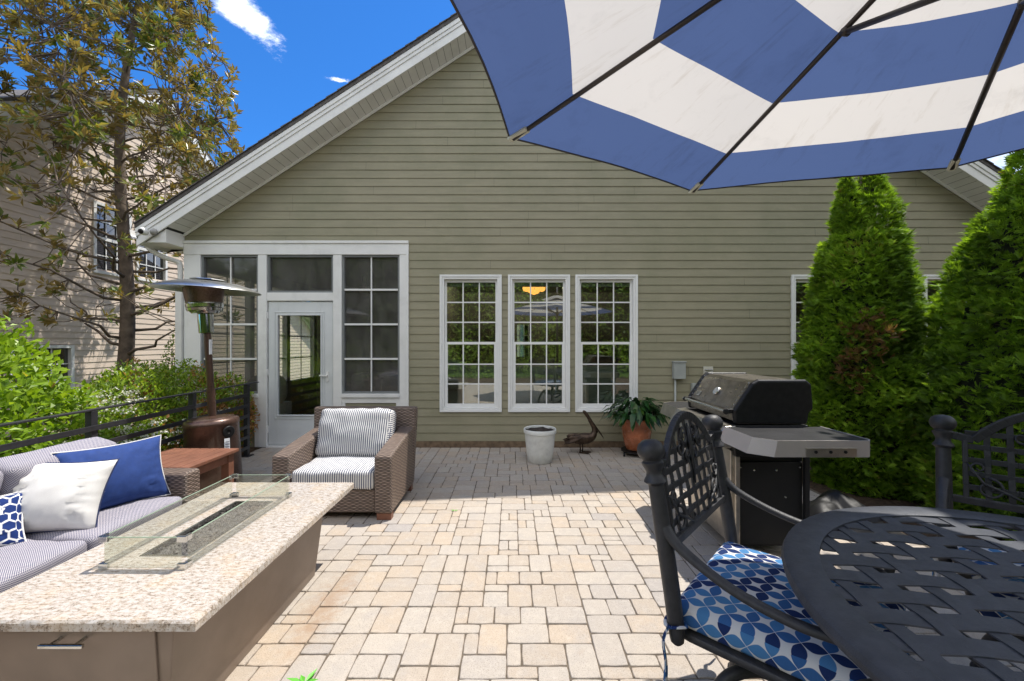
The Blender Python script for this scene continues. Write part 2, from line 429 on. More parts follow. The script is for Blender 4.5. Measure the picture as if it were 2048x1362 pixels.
def paver_mat():
    m, n = newmat('tumbled_paver'); t = n.math('MULTIPLY', n.attr('tint'), .9); co = n.coord()
    c = n.ramp(t, [(0., (0.447, 0.370, 0.284)), (.28, (0.400, 0.344, 0.279)), (.5, (0.443, 0.396, 0.333)), (.75, (0.387, 0.348, 0.302)), (.92, (0.335, 0.313, 0.293)), (1., (0.301, 0.287, 0.275))])
    blot = n.noise(co, 7., 5, .65)
    c = n.mix(n.math('MULTIPLY', n.maprange(blot, .46, .68), .6), c, (.37, .34, .305))
    c = n.mix(n.math('MULTIPLY', n.maprange(n.noise(co, 24., 4, .7), .5, .7), .25), c, (.60, .55, .47))
    sp = n.noise(co, 210., 2, .7)
    c = n.mix(1., c, n.ramp(sp, [(.30, .62), (.45, 1.), (.7, 1.08)]), 'MULTIPLY')
    stain = n.maprange(n.noise(n.vmath('ADD', co, (3.1, 7.7, 0)), 1.1, 6, .75), .62, .76)
    c = n.mix(n.math('MULTIPLY', stain, .45), c, (.30, .20, .11))
    # rusty drip stain beside the fire table
    x, y, z = n.sep(co)
    q = n.math('SQRT', n.math('ADD', n.math('POWER', n.math('DIVIDE', n.math('ADD', x, 1.03), .13), 2.), n.math('POWER', n.math('DIVIDE', n.math('SUBTRACT', y, 2.27), .42), 2.)))
    rs = n.maprange(n.math('ADD', q, n.math('MULTIPLY', n.math('SUBTRACT', n.noise(co, 16., 6, .7), .5), 2.4)), 1., .1)
    c = n.mix(n.math('MULTIPLY', rs, .5), c, (.30, .17, .08))
    c = n.mix(1., c, (1., .99, 1.005), 'MULTIPLY')
    n.out(n.principled(c, .85, 0, n.bump(n.math('ADD', sp, n.noise(co, 60., 3)), .35, .003), .25)); return m
m_paver = paver_mat()
m_sand = M('joint_sand', (.12, .095, .07), .95, var=.4, vs=40, bump=.6, bs=150)

def canopy_mat(name, col, back):
    m, n = newmat(name); co = n.coord()
    f = n.noise(n.vmath('MULTIPLY', co, (1., 1., .4)), 5., 6, .7)
    c = n.mix(n.math('MULTIPLY', n.maprange(f, .54, .74), .35), col, mul(col, .62))
    x_, y_, z_ = n.sep(co); dx, dy = n.math('ADD', x_, .154), n.math('SUBTRACT', y_, 1.389)
    an = n.math('MULTIPLY', n.math('ARCTAN2', dy, dx), 9.); rr = n.math('SQRT', n.math('ADD', n.math('MULTIPLY', dx, dx), n.math('MULTIPLY', dy, dy)))
    st = n.noise(n.comb(an, n.math('MULTIPLY', rr, 1.6)), 1.3, 6, .75, '2D')
    c = n.mix(n.math('MULTIPLY', n.maprange(st, .56, .74), .5), c, mul((col[0]*.8, col[1]*.74, col[2]*.66), .85))
    wv = n.noise(co, 420., 2)
    d1 = n.add('ShaderNodeBsdfDiffuse'); n.put(d1.inputs[0], c); n.put(d1.inputs['Normal'], n.bump(wv, .3, .002))
    t = n.add('ShaderNodeBsdfTranslucent'); n.put(t.inputs[0], n.mix(1., c, back, 'MULTIPLY'))
    mx = n.add('ShaderNodeMixShader'); mx.inputs[0].default_value = .5
    n.t.links.new(d1.outputs[0], mx.inputs[1]); n.t.links.new(t.outputs[0], mx.inputs[2]); n.out(mx.outputs[0]); return m
m_cblue = canopy_mat('blue_canopy_cloth', (.07, .105, .21), (.95, 1., 1.1))
m_cwhite = canopy_mat('white_canopy_cloth', (.60, .585, .565), (1., .98, .95))

lf_mag = leafmat('magnolia_leaf', [(0., (.09, .15, .028)), (.5, (.20, .25, .055)), (.8, (.37, .37, .09)), (1., (.48, .36, .13))], .38, .34, (.32, .20, .08), .55)
lf_bright = leafmat('bright_shrub_leaf', [(0., (.12, .22, .015)), (.5, (.29, .45, .035)), (.93, (.42, .56, .06)), (1., (.50, .26, .08))], .45, .4)
lf_hedge = leafmat('hedge_leaf', [(0., (.07, .14, .018)), (.45, (.24, .37, .035)), (.72, (.42, .57, .06)), (.86, (.42, .20, .08)), (1., (.50, .28, .11))], .42, .4)
lf_arb = leafmat('arborvitae_spray', [(0., (.07, .125, .014)), (.35, (.17, .30, .028)), (.7, (.31, .50, .045)), (.92, (.48, .66, .08)), (.97, (.22, .12, .055)), (1., (.34, .20, .11))], .52, .5)
lf_lily = leafmat('peace_lily_leaf', [(0., (.012, .04, .012)), (.6, (.03, .10, .022)), (1., (.09, .17, .03))], .22, .3)
lf_wood = leafmat('woodland_leaf', [(0., (.05, .11, .015)), (.5, (.19, .34, .035)), (1., (.38, .55, .07))], .4, .5)
lf_flower = leafmat('white_blossom', [(0., (.72, .72, .66)), (1., (.82, .82, .78))], .3, .6)
lf_cream = leafmat('cream_petal', [(0., (.36, .32, .19)), (1., (.44, .40, .26))], .2, .7, spec=.1)
lf_grass = leafmat('lawn_blade', [(0., (.05, .10, .02)), (1., (.12, .2, .04))], .3, .6)

# ------------------------------------------------------------------ ground and patio
g = MB()
xs = [-400, -60, -20, -9, -4.3, -3.62, -3.52, -3.5, 3.2, 20, 60, 400]; ys = [-400, -60, -20, -6, -3, 0, 3, 6, 12, 20, 60, 400]
def gz(x): return -.03 if x >= -3.51 else (-.35 if x < -3.6 else -.35+(x+3.6)/.1*.3)
vs = [(x, y, gz(x)) for y in ys for x in xs]; nx = len(xs)
g.add(vs, [(j*nx+i, j*nx+i+1, (j+1)*nx+i+1, (j+1)*nx+i) for j in range(len(ys)-1) for i in range(nx-1)])
m_ground, n = newmat('garden_soil_and_lawn'); co = n.coord()
x_, y_, z_ = n.sep(co); gf = n.noise(co, 22., 6, .7)
far = n.maprange(n.math('ADD', n.math('ABSOLUTE', y_), n.math('MULTIPLY', n.noise(co, 1.5, 3), 2.)), 7., 8.5)
cgr = n.mix(far, n.ramp(gf, [(.3, (.035, .024, .017)), (.7, (.12, .08, .055))]), n.ramp(gf, [(.3, (.03, .06, .012)), (.7, (.09, .15, .03))]))
n.out(n.principled(cgr, .95, 0, n.bump(gf, .9, .03), .2))
struct(g.build('ground', m_ground, uv=False))

PX0, PX1, PY0, PY1 = -3.5, 3.0, -3.4, 5.74
u = .0695
cols = int((PX1-PX0)/u); rows = int((PY1-PY0)/u)
grid = [[False]*cols for _ in range(rows)]; cend = [0]*(cols+1)
pv = MB(); pr = random.Random(5)
def paver(i, j, w, h):
    x0, y1 = PX0+i*u, PY1-j*u; x1, y0 = x0+w*u, y1-h*u
    gp = .0013+pr.random()*.0012; b = .0036; dz = pr.uniform(-.0015, .0012); tz = [dz+pr.uniform(-.0008, .0008) for _ in range(4)]
    ox, oy = pr.uniform(-.0014, .0014), pr.uniform(-.0014, .0014)
    x0 += gp+ox; x1 -= gp-ox; y0 += gp+oy; y1 -= gp-oy
    segs = [(x0, y0), (x1, y0), (x1, y1), (x0, y1)]; base_ = []
    for k in range(4):
        (ax_, ay_), (bx_, by_) = segs[k], segs[(k+1) % 4]; m = 4 if max(w, h) > 1 else 3
        for q in range(m): base_.append((ax_+(bx_-ax_)*q/m, ay_+(by_-ay_)*q/m, q == 0))
    N = len(base_); cx_, cy_ = (x0+x1)/2, (y0+y1)/2; hx_, hy_ = (x1-x0)/2, (y1-y0)/2; v = []
    jit = [pr.uniform(-.0012, .0012) for _ in range(N)]
    def ring(e, zz):
        for (x, y, c), jj in zip(base_, jit):
            ee = e+jj+(.0025 if c else 0); dx, dy = (x-cx_)/hx_, (y-cy_)/hy_
            px_ = x-(ee if dx > .98 else -ee if dx < -.98 else 0); py_ = y-(ee if dy > .98 else -ee if dy < -.98 else 0)
            zt_ = tz[0]*(1-dx)*(1-dy)/4+tz[1]*(1+dx)*(1-dy)/4+tz[2]*(1+dx)*(1+dy)/4+tz[3]*(1-dx)*(1+dy)/4
            v.append((px_, py_, zt_+zz))
    ring(b, 0); ring(.0012, -.0022); ring(.0, -.0075); ring(0, -.02)
    f = [tuple(range(N))]
    for k in range(N):
        for l in range(3): f.append((N*(l+1)+k, N*(l+1)+(k+1) % N, N*l+(k+1) % N, N*l+k))
    gl = noise.noise(Vector((x0*.8, y0*.8, 3)))
    t = min(1, max(0, pr.random()*.78+(.25 if pr.random() < .14 else 0)+gl*.15))
    pv.add(v, f, None, 0, t)
for j in range(rows):
    for i in range(cols):
        if grid[j][i]: continue
        opts = [(3, 2, 30), (2, 3, 30), (2, 2, 28), (1, 2, 9), (2, 1, 9)] if j > 2 else [(2, 3, 1)]
        ok = []
        for w, h, p in opts:
            if i+w <= cols and j+h <= rows and all(not grid[jj][ii] for jj in range(j, j+h) for ii in range(i, i+w)):
                # avoid leaving one-cell slivers
                run = 0
                while i+w+run < cols and not grid[j][i+w+run]: run += 1
                if run == 1 and pr.random() < .85: continue
                for nb_ in (i-1, i+w):
                    if 0 <= nb_ < cols and cend[nb_] == j+h: p *= 3.2
                ok.append((w, h, p))
        if not ok: ok = [(1, 1, 1)]
        if ok == [(1, 1, 1)]:
            h = 1
            while j+h < rows and h < 2 and not grid[j+h][i]: h += 1
            ok = [(1, h, 1)]
        tot = sum(o[2] for o in ok); r = pr.random()*tot
        for w, h, p in ok:
            r -= p
            if r <= 0: break
        for ii in range(i, i+w): cend[ii] = j+h
        for jj in range(j, j+h):
            for ii in range(i, i+w): grid[jj][ii] = True
        paver(i, j, w, h)
patio = struct(pv.build('patio', m_paver, uv=False, tint=True))
jb = MB(); jb.box(PX0-.004, PX1+.01, PY0-.01, PY1+.02, -.3, -.0062)
struct(jb.build('patio_joint_sand', m_sand, uv=False))

# ------------------------------------------------------------------ the house
HY = 5.77; SL = .652; AX, AZ = 1.271, 6.81; EX0, EX1 = -4.602, 7.144; EZ = 2.984
def px(x): return (x-1024)/142.1
def pz(y): return 1.45+(688-y)/142.1
house = thing('house', 'khaki clapboard house with a tall gable, white trim and a glazed porch', 'house', (AX, HY, 0))
def lap(mb, z0, z1, course, lim, holes, put, joint=3.7, seed=3):
    rr = random.Random(seed); z = z0; k = 0
    while z < z1-.01:
        zt = min(z+course, z1); l0, r0 = lim(z); l1, r1 = lim(zt); zm = (z+zt)/2
        if r0-l0 < .05: break
        iv = [(l0, r0, l1, r1)]
        for hx0, hx1, hz0, hz1 in holes:
            if hz0 < zm < hz1:
                nv = []
                for a, b, a1, b1 in iv:
                    if hx1 <= a or hx0 >= b: nv.append((a, b, a1, b1)); continue
                    if hx0 > a: nv.append((a, hx0, a1, hx0))
                    if hx1 < b: nv.append((hx1, b, hx1, b1))
                iv = nv
        js = [l0+rr.uniform(.4, joint)+q*joint for q in range(6)]
        for a, b, a1, b1 in iv:
            cuts = [c for c in js if a+.3 < c < b-.3]
            ed = [a]+cuts+[b]
            for q in range(len(ed)-1):
                s0 = ed[q]+(.001 if q else 0); s1 = ed[q+1]-(.001 if q < len(ed)-2 else 0)
                t0 = a1 if q == 0 else s0; t1 = b1 if q == len(ed)-2 else s1
                o = .0105+(.0012 if q % 2 else 0)
                P = [put(s0, z, o), put(s1, z, o), put(t1, zt, .002), put(t0, zt, .002), put(s0, z, 0), put(s1, z, 0), put(s0, z+.009, o+.0006), put(s1, z+.009, o+.0006)]
                mb.add(P, [(0, 1, 7, 6), (6, 7, 2, 3), (4, 5, 1, 0)])
        z = zt; k += 1
def rake_lim(z):
    if z <= EZ: return (EX0, EX1)
    dd = (z-EZ)/SL; return (EX0+dd, EX1-dd)
WIN = [(px(880), px(1003.5)), (px(1016), px(1139.5)), (px(1150), px(1274.5)), (px(1581), px(1704.5)), (px(1843), px(1966.5))]
WZ0, WZ1 = pz(823.5), pz(550)
holes = [(a+.05, b-.05, WZ0+.05, WZ1-.05) for a, b in WIN]+[(EX0-.1, px(818)-.02, 0, pz(483)-.03)]
sd = MB(); lap(sd, .085, AZ-.02, .1155, rake_lim, holes, lambda s, z, o: (s, HY-o, z))
sd.build('siding', m_siding, house)
bk = MB()                                           # wall core behind the boards, in pieces round the openings
yb0, yb1 = HY+.004, HY+.12
xe = px(818)
edges = [xe]
for a, b in WIN: edges += [a+.05, b-.05]
edges.append(EX1)
for k in range(0, len(edges), 2): bk.box(edges[k], edges[k+1], yb0, yb1, .0, EZ)
for a, b in WIN:
    bk.box(a+.05, b-.05, yb0, yb1, 0, WZ0+.05); bk.box(a+.05, b-.05, yb0, yb1, WZ1-.05, EZ)
bk.box(EX0, xe, yb0, yb1, pz(483)-.02, EZ)
bk.prism([(EX0, EZ), (EX1, EZ), (AX, AZ)], yb0, yb1)
bk.build('wall_core', m_dark, house)
bb = MB(); bb.box(xe, EX1, HY-.012, HY+.12, -.3, .083); bb.box(EX0, px(680), HY-.0, HY+.12, -.35, .0)
bb.build('brick_base', m_brick, house)
# end and back walls, so the house is a closed volume
ew = MB(); lap(ew, .0, EZ, .1155, lambda z: (HY, 15.5), [], lambda s, z, o: (EX1+o, s, z), seed=9)
ew.box(EX1-.12, EX1-.004, HY+.12, 15.5, -.3, EZ)
ew.box(EX0, .17, 15.3, 15.5, -.3, EZ); ew.box(.47, EX1, 15.3, 15.5, -.3, EZ)
ew.prism([(EX0, EZ), (EX1, EZ), (AX, AZ)], 15.3, 15.5)
ew.box(EX0, EX0+.12, 9.6, 15.3, -.3, EZ)
ew.build('outer_wall', m_siding, house)

# roof, rake boards, soffit
RY0, RY1 = HY-.345, 16.
def rl(x): return EZ+SL*(x-EX0) if x <= AX else EZ+SL*(EX1-x)
rf = MB(); OV = .37
up = .235
poly = [(EX0-OV, rl(EX0-OV)+up), (AX, AZ+up), (EX1+OV, rl(EX1+OV)+up), (EX1+OV, rl(EX1+OV)+up+.05), (AX, AZ+up+.06), (EX0-OV, rl(EX0-OV)+up+.05)]
rf.prism(poly, RY0-.03, RY1)
# shingle courses along the rake edge
k = 0
for side in (-1, 1):
    L0 = EX0-OV if side < 0 else EX1+OV; nC = 42
    for q in range(nC):
        xa = L0+(AX-L0)*q/nC; xb = L0+(AX-L0)*(q+1)/nC
        za = rl(xa)+up+.052; zb = rl(xb)+up+.052
        rf.add([(xa, RY0-.045, za+.016), (xb, RY0-.045, zb+.003), (xb, RY1, zb+.003), (xa, RY1, za+.016), (xa, RY0-.045, za-.004), (xa, RY1, za-.004), (xb, RY0-.045, zb-.004)],
               [(0, 1, 2, 3), (4, 0, 3, 5), (4, 6, 1, 0)])
roof = rf.build('roof', m_shingle, house)
def rake_strip(y0, y1, dz0, dz1, mb, xl=None):
    xl = EX0-OV if xl is None else xl
    mb.prism([(xl, rl(xl)+dz0), (AX, AZ+dz0), (AX, AZ+dz1), (xl, rl(xl)+dz1)], y0, y1)
    xr = EX1+EX0-xl+0; xr = EX1+(EX0-xl)
    mb.prism([(AX, AZ+dz0), (xr, rl(xr)+dz0), (xr, rl(xr)+dz1), (AX, AZ+dz1)], y0, y1)
rk = MB(); rake_strip(RY0, RY0+.022, -.0, .17, rk); rake_strip(RY0-.022, RY0+.02, .171, .234, rk); rake_strip(RY0-.012, RY0-.0005, .12, .1705, rk)
rk.build('rake_board', m_white, house, bevel=.004)
sf = MB(); step = .094
x = EX0+.02
while x < AX-.02:
    xb = min(x+step-.0035, AX)
    for xx, xy in ((x, xb), (EX0+EX1-xb, EX0+EX1-x)):
        sf.add([(xx, RY0+.023, rl(xx)+.012), (xy, RY0+.023, rl(xy)+.012), (xy, HY-.016, rl(xy)+.012), (xx, HY-.016, rl(xx)+.012)], [(0, 1, 2, 3)])
    x += step
sf.build('soffit_boards', m_white, house)
sk = MB(); rake_strip(RY0+.024, HY-.001, .02, .03, sk, EX0-.02); sk.build('soffit_backing', m_dark, house)
ft = MB(); rake_strip(HY-.03, HY-.0155, -.035, .011, ft, EX0); ft.build('frieze_trim', m_white, house, bevel=.003)
# boxed eave return, gutter and downspout at the porch corner
er = MB()
er.prism([(EX0-.345, 2.80), (EX0-.002, 2.80), (EX0-.002, rl(EX0)+.0), (EX0-.345, rl(EX0-.345)+.0)], RY0+.03, HY+.1)
er.box(EX0-.345, EX0-.003, HY+.1, 15.5, 2.80, 2.83)
er.build('eave_return', m_white, house, bevel=.004)
gu_ = MB(); gx = EX0-.345
gu_.prism([(gx-.115, 2.965), (gx-.108, 2.90), (gx-.075, 2.845), (gx-.002, 2.845), (gx-.002, 2.965), (gx-.012, 2.965), (gx-.012, 2.855), (gx-.07, 2.855), (gx-.1, 2.90), (gx-.107, 2.965)], RY0+.0, 15.6)
gu_.build('gutter', m_gutter, house)
ds = MB()
ds.tube(spline([(gx-.055, HY-.13, 2.85), (gx-.05, HY-.13, 2.77), (gx+.10, HY-.08, 2.66), (EX0-.08, HY-.03, 2.60), (EX0-.055, HY-.015, 2.52), (EX0-.055, HY-.015, 2.2)], 5), .043, 8, flat=.75)
ds.box(EX0-.098, EX0-.014, HY-.05, HY+.015, -.3, 2.2)
ds.build('downspout', m_gutter, house, bevel=.006)

# porch front: posts, header, sills, knee walls (all butt-jointed)
pf = MB(); y0, y1 = HY-.022, HY+.11
pz_h = pz(510)
pf.box(EX0, xe, y0-.006, y1, pz_h, pz(483))
pf.box(EX0, xe, y0-.022, y0-.0065, pz(488), pz(483)+.004)
P1, P2, P3, P4 = (EX0, -4.37), (-3.565, -3.442), (-2.51, -2.39), (-1.578, xe)
for a, b in (P1, P2, P3, P4): pf.box(a, b, y0, y1, 0, pz_h)
pf.box(P2[1], P3[0], y0+.004, y1, 2.057, 2.172)
for a, b in ((P1[1], P2[0]), (P3[1], P4[0])):
    pf.box(a, b, y0-.018, y1, .70, .752); pf.box(a, b, y0+.006, y1, .62, .70)
    pf.box(a, a+.05, y0+.006, y1-.02, .0, .62); pf.box(b-.05, b, y0+.006, y1-.02, 0, .62)
pf.box(P4[1]-.035, P4[1], y0-.014, y0-.0005, 0, pz_h)
pf.box(P2[1], P3[0], y0-.02, y1, -.02, .022)
pf.build('porch_frame', m_white, house, bevel=.004)
for a, b in ((P1[1]+.05, P2[0]-.05), (P3[1]+.05, P4[0]-.05)):
    kw = MB(); lap(kw, 0, .62, .1155, lambda z, a=a, b=b: (a, b), [], lambda s, z, o: (s, HY+.012-o, z), seed=4); kw.box(a, b, HY+.02, HY+.1, 0, .62); kw.build('knee_wall', m_siding, house)
def porch_window(a, b, z0, z1, rows, cols):
    w = MB(); t = .028; ya, yb_ = HY+.0, HY+.05
    w.box(a, a+t, ya, yb_, z0, z1); w.box(b-t, b, ya, yb_, z0, z1); w.box(a+t, b-t, ya, yb_, z0, z0+t); w.box(a+t, b-t, ya, yb_, z1-t, z1)
    f = w.build('window', m_sash, house)
    mm = MB()
    for r in range(1, rows):
        z = z0+(z1-z0)*r/rows; mm.box(a+t, b-t, HY+.006, HY+.036, z-.013, z+.013)
    for r in range(rows):
        for c in range(1, cols):
            x = a+(b-a)*c/cols; zz0 = z0+(z1-z0)*r/rows+(.0132 if r else t); zz1 = z0+(z1-z0)*(r+1)/rows-(.0132 if r < rows-1 else t)
            mm.box(x-.008, x+.008, HY+.010, HY+.030, zz0, zz1)
    if rows > 1: mm.build('muntins', m_white, f)
    gg = MB(); gg.box(a+t-.002, b-t+.002, HY+.0405, HY+.0425, z0+t-.002, z1-t+.002); gg.build('pane', m_screen, f)
porch_window(P1[1], P2[0], .752, pz_h, 4, 2); porch_window(P3[1], P4[0], .752, pz_h, 4, 2); porch_window(P2[1], P3[0], 2.172, pz_h, 1, 1)
dr = MB(); dx0, dx1, dz0, dz1 = P2[1]+.012, P3[0]-.012, .03, 2.045; gx0, gx1, gz0, gz1 = px(556), px(641.5), pz(830), pz(631)
ya, yb_ = HY+.004, HY+.045
dr.box(dx0, gx0, ya, yb_, dz0, dz1); dr.box(gx1, dx1, ya, yb_, dz0, dz1); dr.box(gx0, gx1, ya, yb_, dz0, gz0); dr.box(gx0, gx1, ya, yb_, gz1, dz1)
for a, b, c, e in ((gx0-.055, gx0-.04, gz0-.055, gz1+.055), (gx1+.04, gx1+.055, gz0-.055, gz1+.055)): dr.box(a, b, ya-.008, ya-.0005, c, e)
for c, e in ((gz0-.055, gz0-.04), (gz1+.04, gz1+.055)): dr.box(gx0-.0398, gx1+.0398, ya-.008, ya-.0005, c, e)
for a, b, c, e in ((gx0-.018, gx0, gz0, gz1), (gx1, gx1+.018, gz0, gz1)): dr.box(a, b, ya-.014, ya-.0008, c, e)
for c, e in ((gz0-.018, gz0), (gz1, gz1+.018)): dr.box(gx0-.018, gx1+.018, ya-.0145, ya-.0008, c, e)
door = dr.build('door', m_door, house, bevel=.003)
gg = MB(); gg.box(gx0-.001, gx1+.001, HY+.02, HY+.024, gz0-.001, gz1+.001); gg.build('door_glass', m_doorglass, door)
dh = MB(); hx = px(655)
dh.box(hx-.018, hx+.018, ya-.012, ya-.0005, .92, 1.06); dh.bar((hx, ya-.04, 1.005), (hx-.1, ya-.04, 1.01), .014, .02); dh.bar((hx, ya-.045, 1.005), (hx, ya-.01, 1.005), .02, .02)
dh.build('door_handle', m_white, door, bevel=.003)
for z in (.25, 1.05, 1.85): hg = MB(); hg.box(P2[1]+.001, P2[1]+.013, ya-.012, ya-.001, z-.045, z+.045); hg.build('hinge', m_white, door)

# double-hung windows
def dh_window(a, b):
    z0, z1 = WZ0, WZ1; w = MB(); o = HY-.03
    t1 = .03
    for e, ya, yb_ in ((0., o-.006, HY+.08), (.031, o+.006, HY+.08)):
        t = .03
        w.box(a+e, a+e+t, ya, yb_, z0+e, z1-e); w.box(b-e-t, b-e, ya, yb_, z0+e, z1-e)
        w.box(a+e+t, b-e-t, ya, yb_, z0+e, z0+e+t); w.box(a+e+t, b-e-t, ya, yb_, z1-e-t, z1-e)
    f = w.build('window', m_vinyl, house, bevel=.0025)
    e = .0625; zm = pz(687)
    s = MB(); up_y, lo_y = (HY+.034, HY+.06), (HY+.0, HY+.03)
    mun = MB(); pane = MB()
    for (zz0, zz1, (ya, yb_), t) in ((zm-.012, z1-e, up_y, .028), (z0+e, zm+.022, lo_y, .045)):
        s.box(a+e, a+e+t, ya, yb_, zz0, zz1); s.box(b-e-t, b-e, ya, yb_, zz0, zz1)
        s.box(a+e+t, b-e-t, ya, yb_, zz0, zz0+(.03 if ya > HY+.01 else .05)); s.box(a+e+t, b-e-t, ya, yb_, zz1-.036, zz1)
        xa, xb, za, zb = a+e+t, b-e-t, zz0+(.03 if ya > HY+.01 else .05), zz1-.036
        for k in (1, 2):
            x = xa+(xb-xa)*k/3; mun.box(x-.0085, x+.0085, ya+.010, ya+.016, za, zb)
            zc = za+(zb-za)*k/3; mun.box(xa, xb, ya+.0085, ya+.0095, zc-.0085, zc+.0085); mun.box(xa, xb, ya+.0165, ya+.0175, zc-.0085, zc+.0085)
        pane.box(xa-.001, xb+.001, ya+.019, ya+.022, za-.001, zb+.001)
    s.build('sash', m_vinyl, f, bevel=.002); mun.build('muntins', m_vinyl, f); pane.build('pane', m_glass, f)
    bl = MB(); bl.box(a+e+.02, b-e-.02, HY+.09, HY+.13, z1-.15, z1-.06); bl.build('shade_valance', m_blind, f)
for a, b in WIN: dh_window(a, b)

# rooms behind the glass
rm = MB(); A0, A1, B0, B1, HZ = xe+.12, EX1-.14, HY+.135, 10.6, 2.78
rm.box(A0, A1, B0, B1, -.01, .02, mi=1); rm.box(A0, A1, B0, B1, HZ, HZ+.05)
rm.box(A0-.05, A0, B0, B1, .02, HZ)
for a, b, c, e in ((A0, .13, .02, HZ), (.50, A1, .02, HZ), (.13, .50, .02, 1.12), (.13, .50, 1.95, HZ)): rm.box(a, b, B1, B1+.08, c, e)
rm.build('room_lining', [m_interior, m_floor], house)
rw = MB()
for x in (.20, .315, .43): rw.box(x-.012, x+.012, B1+.01, B1+.03, 1.12, 1.95)
for z in (1.4, 1.67): rw.box(.13, .50, B1+.031, B1+.04, z-.012, z+.012)
rw.build('rear_window_grid', m_vinyl, house)
m_daylight, n = newmat('daylight_panel'); tt = n.add('ShaderNodeBsdfTranslucent'); n.put(tt.inputs[0], (.75, .72, .62)); n.out(tt.outputs[0])
rw = MB(); rw.box(.171, .469, 15.38, 15.385, .0, EZ-.02); rw.build('rear_daylight_panel', m_daylight, house)  # added translucent panel, whitens the daylight seen through the rear opening
po = MB(); A0p, A1p, B1p = EX0+.005, xe-.005, 9.45
po.box(A0p, A1p, HY+.115, B1p, -.01, .015, mi=2); po.box(A0p, A1p, HY+.115, B1p, 2.72, 2.76, mi=1)
po.box(A1p, A1p+.1, HY+.115, B1p, .015, 2.72, mi=3); po.box(A0p+.6, A1p, B1p, B1p+.1, .015, 2.72, mi=3); po.box(A0p, A0p+.6, B1p, B1p+.1, .015, .7, mi=3); po.box(A0p, A0p+.6, B1p, B1p+.1, 2.5, 2.72, mi=0)
po.box(A0p, A0p+.1, HY+.115, B1p, .015, .70, mi=3); po.box(A0p, A0p+.1, HY+.115, B1p, 2.52, 2.72, mi=0)
for y in (HY+.13, 7.05, 8.2, 9.33): po.box(A0p+.003, A0p+.097, y, y+.12, .70, 2.52, mi=0)
for ya, yb_ in ((HY+.25, 7.05), (7.17, 8.2), (8.32, 9.33)):
    for z in (1.16, 1.61, 2.06): po.box(A0p+.03, A0p+.05, ya, yb_, z-.012, z+.012, mi=0)
    ym = (ya+yb_)/2; po.box(A0p+.052, A0p+.062, ym-.01, ym+.01, .70, 2.52, mi=0)
po.build('porch_lining', [m_white, m_ceil, m_floor, m_siding], house)

# furniture glimpsed through the glass
so_ = thing('sofa', 'sage upholstered sofa seen through the row of three windows', 'sofa', (.4, 6.6, .02))
b = MB(); b.cushion(3.2, .85, .42, T(.4, 6.75, .25), .05, 0, 6); b.build('base', m_couch, so_, smooth=True)
for k in range(3):
    b = MB(); b.cushion(1.04, .26, .62, T(-.66+1.06*k, 6.42, .80), .09, .0, 8); b.build('back_cushion', m_couch, so_, smooth=True)
b = MB(); b.cushion(.5, .16, .42, T(-.92, 6.2, .98) @ RX(.25), .07, .02, 8); tag(b.build('pillow', m_whitefab, origin=(-.92, 6.2, .98), smooth=True), 'white pillow behind the glass of the window beside the porch', 'pillow')
m_lamp, n = newmat('amber_lamp_glass'); em = n.add('ShaderNodeEmission'); n.put(em.inputs[0], (1., .40, .09)); em.inputs[1].default_value = 1.5; n.out(em.outputs[0])
ch = thing('chandelier', 'lit amber glass chandelier glimpsed at the top of the middle window', 'lamp', (.43, 8., 2.5))
b = MB()
for k in range(6):
    a = k*pi/3; b.lathe([(.02, -.05), (.06, -.03), (.075, .02), (.07, .05)], 10, T(.43+.15*cos(a), 8+.15*sin(a), 2.52))
b.lathe([(.01, -.09), (.09, -.06), (.12, 0)], 14, T(.43, 8, 2.5)); b.build('bowl', m_lamp, ch, smooth=True)
pl0 = bpy.data.lights.new('lamp_light', 'POINT'); pl0.energy = 70; pl0.color = (1, .86, .70); pl0.shadow_soft_size = .03
po0 = bpy.data.objects.new('lamp_light', pl0); C.objects.link(po0); po0.location = (.43, 8., 2.62)
b = MB(); b.tube([(.43, 8, 2.5), (.43, 8, 2.78)], .012, 6); b.build('stem', m_bronze, ch)
ps = thing('porch_sofa', 'pale cushioned sofa inside the porch', 'sofa', (-2.2, 7.2, 0))
b = MB(); b.box(-3.0, -1.6, 6.95, 7.75, .05, .3); b.build('frame', m_wicker, ps)
b = MB(); b.cushion(1.38, .7, .16, T(-2.3, 7.3, .38), .05, .02, 6); b.build('seat_cushion', m_couch, ps, smooth=True)
b = MB(); b.cushion(1.38, .18, .5, T(-2.3, 7.68, .66), .06, .02, 6); b.build('back_cushion', m_couch, ps, smooth=True)
for k, (x, y, an) in enumerate(((-2.12, 7.3, .4), (-1.75, 7.2, -.5))):
    b = MB(); b.cushion(.42, .15, .4, T(x, y, .66) @ RZ(an) @ RX(.3), .07, .02, 8)
    tag(b.build('pillow', m_whitefab, origin=(x, y, .66), smooth=True), ('white pillow on the porch sofa nearer the door', 'white pillow on the porch sofa nearer the house corner')[k], 'pillow', 'white pillows on the porch sofa')
b = MB(); b.cushion(.5, .5, .45, T(-3.85, 6.45, .72), .16, .03, 8, .02); b.box(-4.1, -3.6, 6.2, 6.7, .015, .52)
tag(b.build('lounge_chair', m_couch, origin=(-3.85, 6.45, 0), smooth=False, auto=35), 'covered tan lounge chair behind the porch glass near the railing', 'chair')
fn = thing('ceiling_fan', 'white ceiling fan under the dark porch ceiling', 'fan', (-2.75, 7.6, 2.7))
b = MB(); b.lathe([(.03, .0), (.03, -.18), (.09, -.2), (.1, -.28), (.05, -.32)], 14, T(-2.75, 7.6, 2.71)); b.build('motor', m_white, fn, smooth=True)
for k in range(5):
    b = MB(); X = T(-2.75, 7.6, 2.46) @ RZ(k*2*pi/5+.3) @ RX(.15); b.box(.1, .62, -.06, .06, -.004, .004, X); b.build('blade', m_white, fn)

